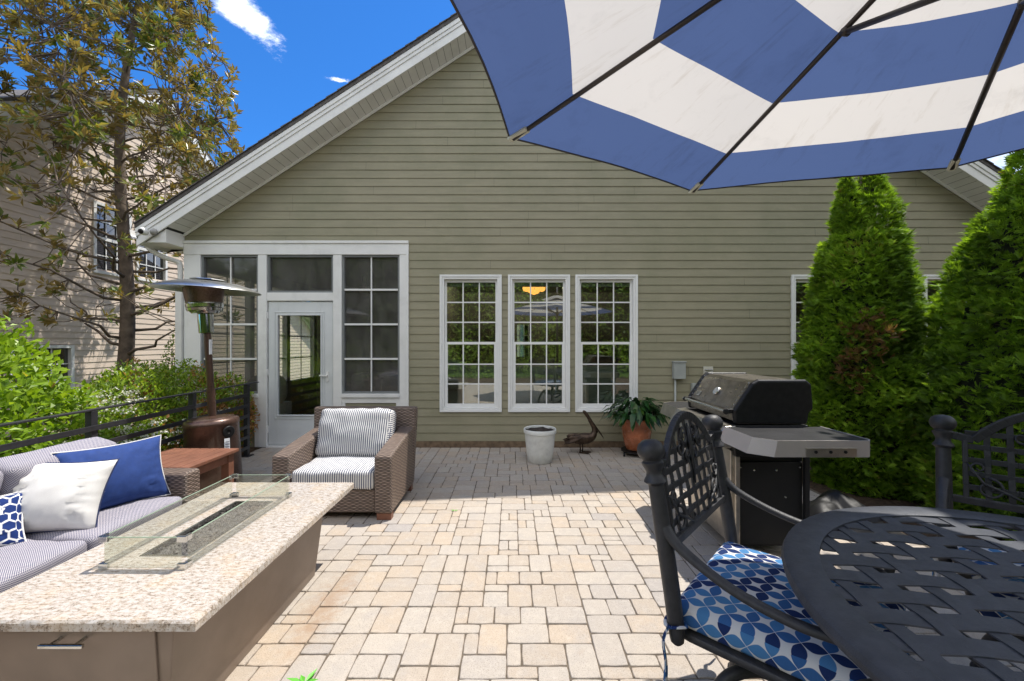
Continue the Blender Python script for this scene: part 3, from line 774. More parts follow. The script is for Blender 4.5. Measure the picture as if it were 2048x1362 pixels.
# things fixed to the house
cm_ = thing('security_camera', 'white round security camera with black lens under the porch eave', 'camera', (-4.9, RY0-.03, 2.92))
b = MB(); b.lathe([(.0, .05), (.03, .046), (.046, .03), (.05, 0), (.046, -.03), (.03, -.046), (0, -.05)], 18, T(-4.79, RY0-.09, 2.915) @ RX(pi/2), cap=False); b.build('housing', m_white, cm_, smooth=True)
b = MB(); b.lathe([(.0, .012), (.03, .01), (.034, 0)], 16, T(-4.79, RY0-.135, 2.905) @ RX(pi/2+.2)); b.build('lens', m_plastic, cm_, smooth=True)
b = MB(); b.lathe([(.045, 0), (.045, .02), (.02, .05)], 16, T(-4.73, RY0-.001, 2.93) @ RX(pi/2)); b.build('mount', m_grey, cm_, smooth=True)
ub = thing('utility_box', 'grey metal utility box on the siding with a conduit below', 'utility box', (px(1354), HY-.06, pz(757)))
b = MB(); b.box(px(1343), px(1366), HY-.1, HY-.016, pz(757), pz(725)); b.box(px(1342), px(1367), HY-.11, HY-.016, pz(725)+.001, pz(722)); b.build('box', m_galv, ub, bevel=.006)
b = MB(); b.tube([(px(1348), HY-.045, pz(757)), (px(1348), HY-.045, .0)], .014, 8); b.build('conduit', m_galv, ub, smooth=True)
wv = thing('wall_vent', 'small white louvred vent on the siding above the grill', 'vent', (px(1414), HY-.02, pz(750)))
b = MB(); b.box(px(1405), px(1424), HY-.035, HY-.016, pz(757), pz(733)); b.build('frame', m_blind, wv, bevel=.003)
b = MB()
for k in range(4): b.cbox((px(1414.5), HY-.045, pz(754-5*k)), (.11, .02, .006), Euler((.6, 0, 0)))
b.build('louvres', m_grey, wv)
mp = thing('meter_panel', 'grey green electrical panel low on the siding behind the grill', 'panel', (px(1400), HY-.05, pz(800)))
b = MB(); b.box(px(1380), px(1418), HY-.09, HY-.016, pz(830), pz(766)); b.build('box', m_galv, mp, bevel=.006)
b = MB(); b.box(px(1384), px(1414), HY-.096, HY-.0905, pz(826), pz(770)); b.build('cover', m_grey, mp, bevel=.003)

# ------------------------------------------------------------------ neighbouring house
NX, NAY, NAZ, NSL = -8.25, 9.43, 6.96, .66; NE = 7.4; NEZ = NAZ-NSL*NE
nb = thing('neighbouring_house', 'beige sided two storey house beyond the magnolia tree', 'house', (NX, NAY, -.35))
def nlim(z):
    if z <= NEZ: return (NAY-NE, NAY+NE)
    q = (z-NEZ)/NSL; return (NAY-NE+q, NAY+NE-q)
nwin = [(8.06, 8.86, 2.86, 4.28), (8.98, 9.78, 2.86, 4.28), (6.72, 7.70, .1, 1.43)]
s = MB(); lap(s, -.3, NAZ-.02, .116, nlim, [(a+.04, b-.04, c+.04, e-.04) for a, b, c, e in nwin], lambda t, z, o: (NX+o, t, z), seed=8)
s.build('siding', m_siding2, nb)
s = MB()
vsn = []
s.add([(NX-.15, NAY-NE, -.35), (NX-.15, NAY+NE, -.35), (NX-.15, NAY+NE, NEZ), (NX-.15, NAY, NAZ), (NX-.15, NAY-NE, NEZ), (NX-9, NAY-NE, -.35), (NX-9, NAY+NE, -.35), (NX-9, NAY+NE, NEZ), (NX-9, NAY, NAZ), (NX-9, NAY-NE, NEZ)],
      [(0, 1, 2, 3, 4), (9, 8, 7, 6, 5), (0, 4, 9, 5), (1, 6, 7, 2)])
s.build('wall_core', m_dark, nb)
s = MB()
for sg in (-1, 1):
    e = NAY+sg*(NE+.35); ez = NAZ-NSL*(NE+.35)
    P = [(NX+.32, e, ez+.28), (NX+.32, NAY, NAZ+.28), (NX-9.3, NAY, NAZ+.28), (NX-9.3, e, ez+.28)]
    P2_ = [(a, b_, c+.06) for a, b_, c in P]
    s.add(P+P2_, [(0, 1, 2, 3), (7, 6, 5, 4), (0, 4, 5, 1), (1, 5, 6, 2), (2, 6, 7, 3), (3, 7, 4, 0)] if sg < 0 else [(3, 2, 1, 0), (4, 5, 6, 7), (1, 5, 4, 0), (2, 6, 5, 1), (3, 7, 6, 2), (0, 4, 7, 3)])
s.build('roof', m_shingle, nb)
s = MB()
for sg in (-1, 1):
    e = NAY+sg*(NE+.35); ez = NAZ-NSL*(NE+.35)
    for xo, a, b_ in ((.30, .02, .279), (.03, -.12, .02)):
        P = [(NX+xo, e, ez+a), (NX+xo, NAY, NAZ+a), (NX+xo, NAY, NAZ+b_), (NX+xo, e, ez+b_)]
        s.add(P+[(p[0]-.022, p[1], p[2]) for p in P], [(0, 1, 2, 3), (7, 6, 5, 4), (0, 4, 5, 1), (2, 6, 7, 3)])
    P = [(NX+.015, e, ez+.021), (NX+.015, NAY, NAZ+.021), (NX+.278, NAY, NAZ+.021), (NX+.278, e, ez+.021)]
    s.add(P, [(0, 1, 2, 3)])
s.build('rake_board', m_white, nb)
m_nglass = glass_mat('neighbour_glass', (.2, .24, .3), 4.)
for a, b_, c, e in nwin:
    w = MB(); t = .055
    w.box(NX-.05, NX+.035, a, a+t, c, e); w.box(NX-.05, NX+.035, b_-t, b_, c, e); w.box(NX-.05, NX+.035, a+t, b_-t, c, c+t); w.box(NX-.05, NX+.035, a+t, b_-t, e-t, e)
    zm = (c+e)/2; w.box(NX-.04, NX+.015, a+t, b_-t, zm-.03, zm+.03)
    f = w.build('window', m_vinyl, nb)
    w = MB()
    for k in (1, 2):
        y = a+t+(b_-a-2*t)*k/3; w.box(NX-.02, NX-.008, y-.01, y+.01, c+t, zm-.03); w.box(NX-.02, NX-.008, y-.01, y+.01, zm+.03, e-t)
    for z in ((c+t+zm-.03)/2, (zm+.03+e-t)/2): w.box(NX-.007, NX-.001, a+t, b_-t, z-.01, z+.01)
    w.build('muntins', m_vinyl, f)
    w = MB(); w.box(NX-.035, NX-.03, a+t, b_-t, c+t, e-t); w.build('pane', m_nglass, f)
    w = MB(); w.box(NX-.1, NX-.06, a+t, b_-t, c+.3*(e-c), e-t); w.build('shade', m_blind, f)

# ------------------------------------------------------------------ foliage helpers
def leaf(mb, p, d, up, L, Wd, fold=.25, tint=0., curl=0.):
    d = d.normalized(); s = d.cross(up)
    if s.length < 1e-4: s = d.cross(Vector((1, 0, 0)))
    s.normalize(); nn = s.cross(d)
    m = p+d*L*.48; tip = p+d*L-nn*L*curl
    mb.add([p, m+s*Wd*.5+nn*Wd*fold, tip, m-s*Wd*.5+nn*Wd*fold], [(0, 1, 2), (0, 2, 3)], None, 0, tint)
def rv(r): 
    while True:
        v = Vector((r.uniform(-1, 1), r.uniform(-1, 1), r.uniform(-1, 1)))
        if .05 < v.length < 1: return v.normalized()

# ------------------------------------------------------------------ magnolia
r = random.Random(21)
mag = thing('magnolia_tree', 'tall open magnolia with glossy leaves and rusty undersides by the beige house', 'tree', (-7.0, 7.25, -.35))
def trunk_at(z):
    return Vector((-6.98+.05*(z-1)+.10*sin(z*.9), 7.25+.06*sin(z*.7+1), z))
tk = MB(); zs = [-.35+.35*i for i in range(27)]
tk.tube([trunk_at(z) for z in zs], [max(.02, (.128 if z > 0 else .14)*(1-(z+.35)/10.4)**.85+.03*max(0, .3-z)) for z in zs], 12)
limbs = []
def crad(z):
    pts = [(1.2, .5), (2.0, 1.8), (2.8, 2.1), (4.2, 2.0), (5.6, 1.8), (7, 1.45), (8.2, .95), (9.2, .3)]
    if z <= pts[0][0]: return pts[0][1]
    for (a, ra), (b, rb) in zip(pts, pts[1:]):
        if z <= b: return ra+(rb-ra)*(z-a)/(b-a)
    return .2
for k in range(58):
    z0 = 1.25+7.2*(k/58)**.95; az = k*2.399+r.uniform(-.4, .4)
    L = crad(z0+.6)*r.uniform(.75, 1.1); rise = r.uniform(.25, .75)+.05*z0
    p0 = trunk_at(z0); dirv = Vector((cos(az), sin(az), 0))
    pts = [p0]
    for q in range(1, 6):
        t = q/5; pts.append(p0+dirv*L*t+Vector((r.uniform(-.1, .1), r.uniform(-.1, .1), rise*L*t**1.3*.55+r.uniform(-.06, .06))))
    pts = [p if p.x > NX+.25 else Vector((NX+.25, p.y, p.z)) for p in pts]
    rad0 = max(.011, .036*(1-z0/11))
    tk.tube(pts, [rad0*(1-.8*q/5) for q in range(6)], 6)
    limbs += [(pts[q]+(pts[q+1]-pts[q])*w) for q in range(1, 5) for w in (0, .5)]+[pts[5]]
ml = MB(); clusters = []
tries = 0
while len(clusters) < 1800 and tries < 90000:
    tries += 1
    z = r.uniform(1.75, 9.3); az = r.uniform(0, 2*pi); rr = crad(z)*sqrt(r.uniform(.12, 1.08))
    c = trunk_at(z)+Vector((cos(az)*rr, sin(az)*rr, 0))
    if c.x < NX+.18 or c.y < 4.6: continue
    if c.x > -5.15 and c.z < rl(max(EX0-.4, c.x))+.55 and c.y > 5.2: continue
    if c.x > -4.95 and c.z < 3.6: continue
    pdens = .10 if z < 2.4 else (.22 if z < 3.4 else (.5 if z < 4.4 else 1.))
    if c.x < -7.3 and z < 4.6: pdens *= 1.5
    if c.y > 7.4 and z < 5: pdens *= .6
    if c.x < -6.95 and c.y < 7.3 and z < 3.6: pdens = .32
    if r.random() > pdens: continue
    if noise.noise(c*.8) < -.36 and r.random() < .8: continue
    clusters.append(c)
for c in clusters:
    near = min(limbs, key=lambda p: (p-c).length_squared)
    ax = (c-near); ln = ax.length
    if ln > 1.1: near = c-ax*(1.0/ln)
    mid = near+(c-near)*.55+Vector((r.uniform(-.06, .06), r.uniform(-.06, .06), -.05))
    tk.tube([near, mid, c], [.009, .007, .005], 4, cap=False)
    axis = ((c-mid).normalized()+Vector((0, 0, .55))).normalized()
    s = axis.cross(Vector((.3, .2, 1)).normalized()); s.normalize(); q = s.cross(axis)
    for k in range(r.randint(8, 12)):
        a = k*2.4+r.uniform(-.3, .3); sp = r.uniform(.25, 1.25)
        dv = axis*cos(sp)+(s*cos(a)+q*sin(a))*sin(sp)-Vector((0, 0, r.uniform(0, .25)))
        leaf(ml, c-axis*r.uniform(0, .09)+dv*.015, dv, axis+rv(r)*.35, r.uniform(.10, .175), r.uniform(.036, .06), .14, min(1, max(0, r.gauss(.45, .27))), .08)
tk.build('trunk', m_bark, mag, smooth=True, uv=False); ml.build('crown', lf_mag, mag, uv=False, tint=True)
for k in range(8):
    c = clusters[(k*67+9) % len(clusters)]; fl = MB()
    for q in range(7):
        a = q*2*pi/7; dv = Vector((cos(a)*.7, sin(a)*.7, .8)); leaf(fl, c+Vector((0, 0, .03)), dv, Vector((cos(a), sin(a), -.6)), .07, .045, .2, r.random())
    fl.build('flower', lf_cream, mag, uv=False, tint=True)

# ------------------------------------------------------------------ shrubs by the railing
def shrub(name, label, cat, lumps, nl, leafL, leafW, mat, base, seed, flowers=0, stems=14, group=None, brown=None, updir=.5, fold=.2, shell=.55, whorl=1):
    r = random.Random(seed); t = thing(name, label, cat, base, group); f = MB(); st = MB(); fl = MB(); tot = sum(l[3]*l[4]*l[5] for l in lumps)
    vol = [l[3]*l[4]+l[5]*l[3]+l[4]*l[5] for l in lumps]
    for _ in range(nl):
        l = r.choices(lumps, vol)[0]; v = rv(r); rad = r.uniform(shell, 1.)**.6*(1+.22*noise.noise(v*2.2+Vector((seed, 0, 0))))
        p = Vector(l[:3])+Vector((v.x*l[3], v.y*l[4], v.z*l[5]))*rad
        if p.z < base[2]: continue
        if any(((p-Vector(m[:3])).x/m[3])**2+((p-Vector(m[:3])).y/m[4])**2+((p-Vector(m[:3])).z/m[5])**2 < .35 for m in lumps if m is not l): continue
        tn = min(.8, max(0, r.gauss(.42, .2)+.25*max(0, v.z)*0))
        if brown:
            bx = noise.noise(p*1.7+Vector((seed*3, 0, 0)))
            if bx > brown and r.random() < .85: tn = r.uniform(.84, 1)
        for w in range(whorl):
            dv = (v*.8+rv(r)*.9+Vector((0, 0, updir))).normalized()
            leaf(f, p+rv(r)*leafL*.3*(whorl > 1), dv, v+Vector((0, 0, .8))+rv(r)*.5, leafL*r.uniform(.7, 1.25), leafW*r.uniform(.75, 1.2), fold, min(1., tn+(.25 if r.random() < .015 else 0)), .1)
    for _ in range(flowers):
        l = r.choices(lumps, vol)[0]; v = rv(r); v.z = abs(v.z)*.7
        if v.y > .2 and r.random() < .5: v.y = -v.y
        p = Vector(l[:3])+Vector((v.x*l[3], v.y*l[4], v.z*l[5]))*1.04
        if noise.noise(p*1.6+Vector((9, 9, 0))) < .02: continue
        for q in range(16):
            a = q*2.4; c = p+Vector((cos(a), sin(a), .2))*.014*sqrt(q)*1.6; dv = (v+rv(r)*.7).normalized()
            leaf(fl, c, dv.cross(rv(r)), dv, .023, .022, .05, r.random())
    for k in range(stems):
        l = r.choice(lumps); v = rv(r); v.z = abs(v.z)*.8
        b0 = Vector((base[0]+r.uniform(-.5, .5)*l[3], base[1]+r.uniform(-.5, .5)*l[4], base[2])); p = Vector(l[:3])+Vector((v.x*l[3], v.y*l[4], v.z*l[5]))*.9
        st.tube([b0, b0.lerp(p, .5)+Vector((0, 0, .1)), p], [.014, .009, .004], 5, cap=False)
    f.build('foliage', mat, t, uv=False, tint=True); st.build('stems', m_twig, t, uv=False)
    if flowers:
        o = fl.build('blossoms', lf_flower, t, uv=False, tint=True); o['kind'] = 'stuff'
    return t
shrub('leafy_shrub', 'bright lime green shrub with broad leaves spilling over the railing by the sofa', 'shrub',
      [(-4.8, 3.45, .75, .85, .8, .85), (-4.35, 3.0, .45, .6, .9, .7), (-4.95, 3.6, 1.15, .6, .6, .60), (-4.3, 3.75, .50, .45, .45, .62)], 8500, .085, .047, lf_bright, (-4.6, 3.6, -.35), 31, stems=26, updir=.35)
shrub('flowering_shrub', 'low green shrub covered in white blossom behind the railing', 'shrub',
      [(-4.25, 4.55, .45, .6, .55, .72), (-4.55, 5.0, .55, .6, .6, .68), (-4.05, 4.2, .2, .5, .5, .6)], 15000, .05, .027, lf_hedge, (-4.25, 4.6, -.35), 41, flowers=420, brown=.36, stems=14)
shrub('clipped_hedge', 'small leaved hedge with browned patches at the porch corner', 'hedge',
      [(-3.95, 5.15, .48, .45, .5, .64), (-4.45, 5.55, .55, .55, .45, .66), (-3.75, 4.75, .22, .32, .45, .6), (-3.78, 5.5, .5, .3, .3, .55)], 17000, .046, .025, lf_hedge, (-4.0, 5.2, -.35), 51, flowers=50, brown=.12, stems=14)
shrub('young_shrub', 'slim leafy young shrub in front of the beige wall by the downspout', 'shrub',
      [(-5.25, 6.5, .9, .28, .28, .75), (-5.3, 6.6, 1.35, .2, .22, .4)], 900, .055, .024, lf_hedge, (-5.25, 6.5, -.35), 61, stems=10)
shrub('ground_shrub', 'pale speckled shrub low behind the grill against the evergreen', 'shrub',
      [(2.75, 4.55, .35, .38, .4, .42)], 1500, .035, .022, lf_bright, (2.75, 4.55, -.03), 71, stems=6)

# ------------------------------------------------------------------ arborvitae
def arborvitae(name, label, base, H, Rr, peaks, brown, seed, nspray):
    r = random.Random(seed); t = thing(name, label, 'tree', base, 'arborvitae beside the grill'); f = MB(); tr = MB(); B = Vector(base)
    def prof(h):
        for (a, ra), (b_, rb) in zip(Rr, Rr[1:]):
            if h <= b_: return ra+(rb-ra)*(h-a)/(b_-a)
        return 0
    RM = max(q[1] for q in Rr)
    cnt = 0
    while cnt < nspray:
        h = H*r.random()**1.05; az = r.uniform(0, 2*pi); u_ = Vector((cos(az), sin(az), 0))
        lump = 1+.2*noise.noise(Vector((u_.x*1.7, u_.y*1.7, h*1.9+seed)))+.22*noise.noise(Vector((u_.x*3.6, u_.y*3.6, h*6.5+seed)))
        R0 = prof(h)*lump
        ctr = Vector((0, 0, 0))
        if h > H*.78:
            pk = peaks[int(cnt) % len(peaks)]
            k = (h/H-.78)/.22; ctr = Vector((pk[0], pk[1], 0))*(.4+.6*k); R0 = min(R0, pk[3]*(1-(k*(1/pk[2]))**1.8)*lump) if k < pk[2] else 0
            if R0 <= 0: cnt += .2; continue
        if r.random() > .25+.75*R0/RM: continue
        dep = r.choice((1., 1., .97, .9, .82, 1.02, 1.05, 1.1)) if h < H*.9 else r.choice((1., .95, .9))
        p = B+ctr+u_*R0*dep+Vector((0, 0, h)); cnt += 1
        ax = (u_*r.uniform(.5, 1.)+Vector((0, 0, r.uniform(-.15, .75)))+rv(r)*.55).normalized()
        sd_ = ax.cross(Vector((0, 0, 1))); sd_.normalize()
        sd_ = (sd_*cos(r.uniform(-1.2, 1.2))+ax.cross(sd_)*sin(r.uniform(-1.2, 1.2))).normalized()
        tn = min(.95, max(0, r.gauss(.45, .17)+.55*noise.noise(p*2.6+Vector((seed, 0, 0)))))
        for bp, br in brown:
            q = (p-Vector(bp)).length
            if q < br and r.random() < .85-.45*q/br: tn = r.uniform(.96, 1)
        L = r.uniform(.04, .085); nm = ax.cross(sd_)
        for k in range(-3, 4):
            a = k*.30+r.uniform(-.06, .06); dv = ax*cos(a)+sd_*sin(a); l2 = L*(1-.09*abs(k)); o = p+ax*L*.12*(3-abs(k))*.5
            wv = sd_*cos(a)-ax*sin(a); wd = L*.052
            e = o+dv*l2+nm*r.uniform(-.012, .012)
            f.add([o-wv*wd*.5, o+wv*wd*.5, o+dv*l2*.55+wv*wd+nm*.004, e, o+dv*l2*.55-wv*wd-nm*.004], [(0, 1, 2, 3, 4)], None, 0, tn)
    zs = [H*q/7 for q in range(8)]; tr.tube([B+Vector((0, 0, z)) for z in zs], [.07*(1-q/8.5) for q in range(8)], 8)
    for k in range(260):
        h = H*(.05+.85*r.random()); az = r.uniform(0, 2*pi); R0 = prof(h)*.86
        tr.tube([B+Vector((0, 0, max(.1, h-.2))), B+Vector((cos(az)*R0*.5, sin(az)*R0*.5, h-.05)), B+Vector((cos(az)*R0, sin(az)*R0, h))], [.012, .008, .003], 4, cap=False)
    f.build('crown', lf_arb, t, uv=False, tint=True); tr.build('trunk', m_bark, t, uv=False)
    # dark core sheet, shade between the sprays put into its colour
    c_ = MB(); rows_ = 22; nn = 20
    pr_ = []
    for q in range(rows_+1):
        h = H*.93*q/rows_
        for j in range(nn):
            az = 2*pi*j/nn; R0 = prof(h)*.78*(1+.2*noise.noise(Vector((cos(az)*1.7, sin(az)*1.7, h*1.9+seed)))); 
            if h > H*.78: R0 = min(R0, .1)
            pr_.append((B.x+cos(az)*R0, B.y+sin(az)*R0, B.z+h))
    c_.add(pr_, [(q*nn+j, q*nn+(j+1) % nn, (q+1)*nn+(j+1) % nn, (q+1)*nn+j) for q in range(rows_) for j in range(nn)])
    c_.build('inner_shade_core', m_inner, t, smooth=True, uv=False)
    return t
m_inner = M('inner_shade', (.022, .026, .012), .95, var=.6, vs=18, bump=1., bs=40)  # near-black colour stands in for shade deep among the leaves
PA = [(0, 0.308), (.3, 0.385), (.9, 0.462), (1.45, 0.470), (1.75, 0.416), (2.1, 0.347), (2.55, 0.277), (2.78, 0.239), (3.1, 0.162), (3.3, 0.039)]
PB = [(0, 0.773), (.3, 0.756), (.6, 0.689), (1.0, 0.638), (1.4, 0.580), (1.97, 0.538), (2.2, 0.470), (2.6, 0.336), (3.0, 0.176), (3.3, 0.025)]
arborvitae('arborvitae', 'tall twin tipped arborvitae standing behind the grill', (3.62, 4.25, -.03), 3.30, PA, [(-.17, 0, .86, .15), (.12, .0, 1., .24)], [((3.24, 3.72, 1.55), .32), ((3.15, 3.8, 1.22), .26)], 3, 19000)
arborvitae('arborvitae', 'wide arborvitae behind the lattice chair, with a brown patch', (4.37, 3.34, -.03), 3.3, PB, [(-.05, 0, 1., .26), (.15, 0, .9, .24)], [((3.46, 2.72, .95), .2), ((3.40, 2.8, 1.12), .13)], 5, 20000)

# maple added out of view past the frame edge: its crown shades the round table
r = random.Random(15); mp_ = thing('added_maple', 'unseen maple added past the round table, its crown shading the table', 'tree', (4.95, 2.7, -.03)); f = MB(); tr = MB()
tr.tube(spline([(4.95, 2.7, -.03), (4.92, 2.7, 1.4), (4.8, 2.75, 2.8), (4.4, 2.9, 4.2), (4.2, 3.0, 5.6)], 4), [.085-.0045*q for q in range(17)], 8)
for k in range(8500):
    v = rv(r); p = Vector((4.42, 2.85, 5.2))+Vector((v.x*1.1, v.y*1.15, v.z*1.0))*r.uniform(.1, 1)**.45*(1+.2*noise.noise(v*2.))
    leaf(f, p, rv(r), Vector((0, 0, 1))+rv(r)*.6, r.uniform(.09, .15), r.uniform(.08, .12), .1, min(1, max(0, r.gauss(.5, .2))))
    if k % 100 == 0: tr.tube([(4.36, 2.91, 4.4+.5*r.random()), tuple(p)], [.018, .004], 4, cap=False)
f.build('crown', lf_wood, mp_, uv=False, tint=True); tr.build('trunk', m_bark, mp_, uv=False)

# woodland behind the camera: seen only mirrored in the window glass and the steel
r = random.Random(77); wl = MB()
def wood_y(x, h): return -9.2+1.6*noise.noise(Vector((x*.35, h*.4, 0)))+1.1*noise.noise(Vector((x*1.2, h*1.1, 4)))-h*.12
for k in range(34000):
    x = r.uniform(-17, 18); h = r.random()**.85*8.4; y = wood_y(x, h)-(r.random()**2)*1.6+.25
    top = 7.4+1.8*noise.noise(Vector((x*.3, 7, 0)))
    if h > top: continue
    dv = rv(r); leaf(wl, Vector((x, y, h-.3)), dv, rv(r)+Vector((0, .6, .6)), r.uniform(.13, .26), r.uniform(.08, .15), .1, min(1, max(0, r.gauss(.5, .25))))
gx_ = [(-18+.5*i) for i in range(75)]; gh_ = [8.2*j/16 for j in range(17)]
wl.add([(x, wood_y(x, h)-.9, min(h, 6.9+1.8*noise.noise(Vector((x*.3, 7, 0))))-.35) for h in gh_ for x in gx_], [(j*75+i+1, j*75+i, (j+1)*75+i, (j+1)*75+i+1) for j in range(16) for i in range(74)], None, 1, .12)  # dark backing sheet, painted as the shaded gaps between leaves
for k in range(5000):
    x = r.uniform(-10, 11); h = r.random()*1.6*(1+.3*noise.noise(Vector((x*.7, 3, 0)))); y = -6.2+.5*noise.noise(Vector((x*1.1, h, 2)))-h*.2
    leaf(wl, Vector((x, y, h-.05)), rv(r), rv(r)+Vector((0, .6, .6)), .13, .07, .1, min(1, max(0, r.gauss(.75, .2))))
def wood_x(y, h): return 15.5+1.6*noise.noise(Vector((y*.35, h*.4, 8)))+1.*noise.noise(Vector((y*1.2, h*1.1, 14)))+h*.1
for k in range(15000):
    y = r.uniform(-9.5, 26); h = r.random()**.85*7.5
    if h > 6.3+1.8*noise.noise(Vector((y*.3, 3, 0))): continue
    leaf(wl, Vector((wood_x(y, h)+(r.random()**2)*1.4-.25, y, h-.3)), rv(r), rv(r)+Vector((-.6, 0, .6)), r.uniform(.16, .3), r.uniform(.1, .18), .1, min(1, max(0, r.gauss(.5, .25))))
gy_ = [-10+.6*i for i in range(62)]
wl.add([(wood_x(y, h)+.9, y, min(h, 5.9+1.8*noise.noise(Vector((y*.3, 3, 0))))-.35) for h in gh_ for y in gy_], [(j*62+i+1, j*62+i, (j+1)*62+i, (j+1)*62+i+1) for j in range(16) for i in range(61)], None, 1, .12)
o = wl.build('woodland', [lf_wood, m_inner], uv=False, tint=True); o['kind'] = 'stuff'; tag(o, 'green woodland round the garden, mirrored in the window glass', 'woods')

# ------------------------------------------------------------------ railing
rg = thing('railing', 'black metal railing of flat horizontal bars along the planted side', 'railing', (-3.35, 3.5, 0))
RA, RB = Vector((-3.43, 5.31, 0)), Vector((-3.10, .6, 0)); rd = (RB-RA).normalized()
def rp(y, z): t = (RA.y-y)/(RA.y-RB.y); p = RA.lerp(RB, t); return Vector((p.x, p.y, z))
b = MB(); b.bar(rp(5.55, .935), rp(.6, .935), .05, .014); b.build('top_rail', m_rail, rg, bevel=.003)
for z in (.12, .255, .39, .525, .66, .795):
    b = MB(); b.bar(rp(5.31, z)+Vector((.032, 0, 0)), rp(.6, z)+Vector((.032, 0, 0)), .010, .042); b.build('bar', m_rail, rg, bevel=.002)
for y in (5.3, 4.31, 3.2, 2.1, .98):
    b = MB(); p = rp(y, 0); b.box(p.x-.026, p.x+.026, p.y-.026, p.y+.026, .012, .927); b.box(p.x-.06, p.x+.06, p.y-.06, p.y+.06, 0., .012); b.build('post', m_rail, rg, bevel=.003)

# ------------------------------------------------------------------ patio heater
HX, HYy = -3.0, 4.15
ht = thing('patio_heater', 'tall bronze patio heater with a wide steel reflector, leaning slightly', 'heater', (HX, HYy, 0))
def L(x, z): return HX+x-.0*z
lean = lambda z: -.062*max(0, z-.0)
X0 = Matrix.Translation((HX, HYy, 0)) @ Matrix.Rotation(-.06, 4, 'Y')
b = MB(); b.lathe([(.0, .012), (.225, .012), (.232, .03), (.232, .63), (.238, .64), (.238, .665), (.225, .69), (.205, .70), (.2, .693), (.19, .71), (.04, .725), (0, .725)], 40, X0, cap=False); b.build('tank_housing', m_bronze, ht, auto=40)
b = MB(); b.tube([X0 @ Vector((.01, 0, .71)), X0 @ Vector((.01, 0, 1.0))], .036, 18); b.build('lower_pole', m_bronze, ht, auto=40)
b = MB(); b.tube([X0 @ Vector((.01, 0, 1.0)), X0 @ Vector((.01, 0, 1.57))], .031, 18); b.build('upper_pole', m_bronze, ht, auto=40)
b = MB(); b.lathe([(.05, 1.56), (.064, 1.565), (.068, 1.75), (.06, 1.757)], 24, X0); b.build('valve_cover', m_chrome, ht, auto=40)
b = MB(); b.lathe([(.07, 1.757), (.11, 1.76), (.132, 1.782), (.150, 1.786), (.154, 1.81), (.142, 1.815), (.156, 1.82), (.160, 1.85), (.147, 1.855), (.162, 1.866)], 32, X0); b.build('burner_ring', m_chrome, ht, auto=40)
b = MB(); b.lathe([(.155, 1.867), (.170, 1.98), (.172, 2.02), (.15, 2.03)], 32, X0)
m_mesh = M('heated_mesh', (.17, .115, .09), .4, .9, var=.3, vs=60); b.build('emitter_screen', m_mesh, ht, auto=40)
XD = X0 @ Matrix.Rotation(.09, 4, 'Y') @ Matrix.Translation((-.135, 0, .0))
b = MB(); b.lathe([(.0, 2.082), (.12, 2.078), (.28, 2.058), (.40, 2.022), (.455, 1.992), (.462, 1.984), (.452, 1.985), (.395, 2.012), (.275, 2.045), (.12, 2.066), (0, 2.07)], 56, XD, cap=False); b.build('reflector', m_dish, ht, auto=50)
b = MB(); b.lathe([(.0, 2.106), (.15, 2.098), (.16, 2.09), (.0, 2.088)], 8, XD, cap=False); b.build('reflector_cap', m_dish, ht)
b = MB(); b.bar((HX+.197, HYy-.112, .34), (HX+.193, HYy-.112, .52), .05, .002, (.88, -.47, 0)); b.build('label', m_sticker, ht)
b = MB()
for k in range(6): b.bar((HX+.1985, HYy-.1135, .36+.025*k), (HX+.1985, HYy-.1135, .366+.025*k), .036, .002, (.88, -.47, 0))
b.build('label_print', m_ink, ht)
b = MB(); b.lathe([(.02, 0), (.05, .004), (.06, .0)], 18, T(HX+.193, HYy-.085, .58) @ RZ(-.42) @ RY(pi/2)); b.build('badge', m_black, ht, smooth=True)
b = MB(); b.cbox(X0 @ Vector((.044, -.012, 1.42)), (.012, .03, .15), None); b.build('pole_label', m_sticker, ht)

# ------------------------------------------------------------------ side table
st = thing('side_table', 'brown slatted side table beside the wicker sofa', 'table', (-2.85, 3.54, 0))
TX0, TX1, TY0, TY1, TZ = -3.17, -2.54, 3.22, 3.82, .48
b = MB(); nS = 7; w = (TX1-TX0-.009*(nS-1))/nS
for k in range(nS): x = TX0+k*(w+.009); b.box(x, x+w, TY0, TY1, TZ-.028, TZ)
b.build('slatted_top', m_wood, st, bevel=.004)
b = MB(); b.box(TX0+.04, TX1-.04, TY0+.035, TY0+.06, TZ-.11, TZ-.029); b.box(TX0+.04, TX1-.04, TY1-.06, TY1-.035, TZ-.11, TZ-.029); b.box(TX1-.065, TX1-.04, TY0+.06, TY1-.06, TZ-.11, TZ-.029); b.box(TX0+.04, TX0+.065, TY0+.06, TY1-.06, TZ-.11, TZ-.029)
b.build('apron', m_wood, st, bevel=.003)
for x in (TX0+.03, TX1-.1):
    for y in (TY0+.03, TY1-.1): b = MB(); b.box(x, x+.07, y, y+.07, 0, TZ-.029); b.build('leg', m_wood, st, bevel=.004)

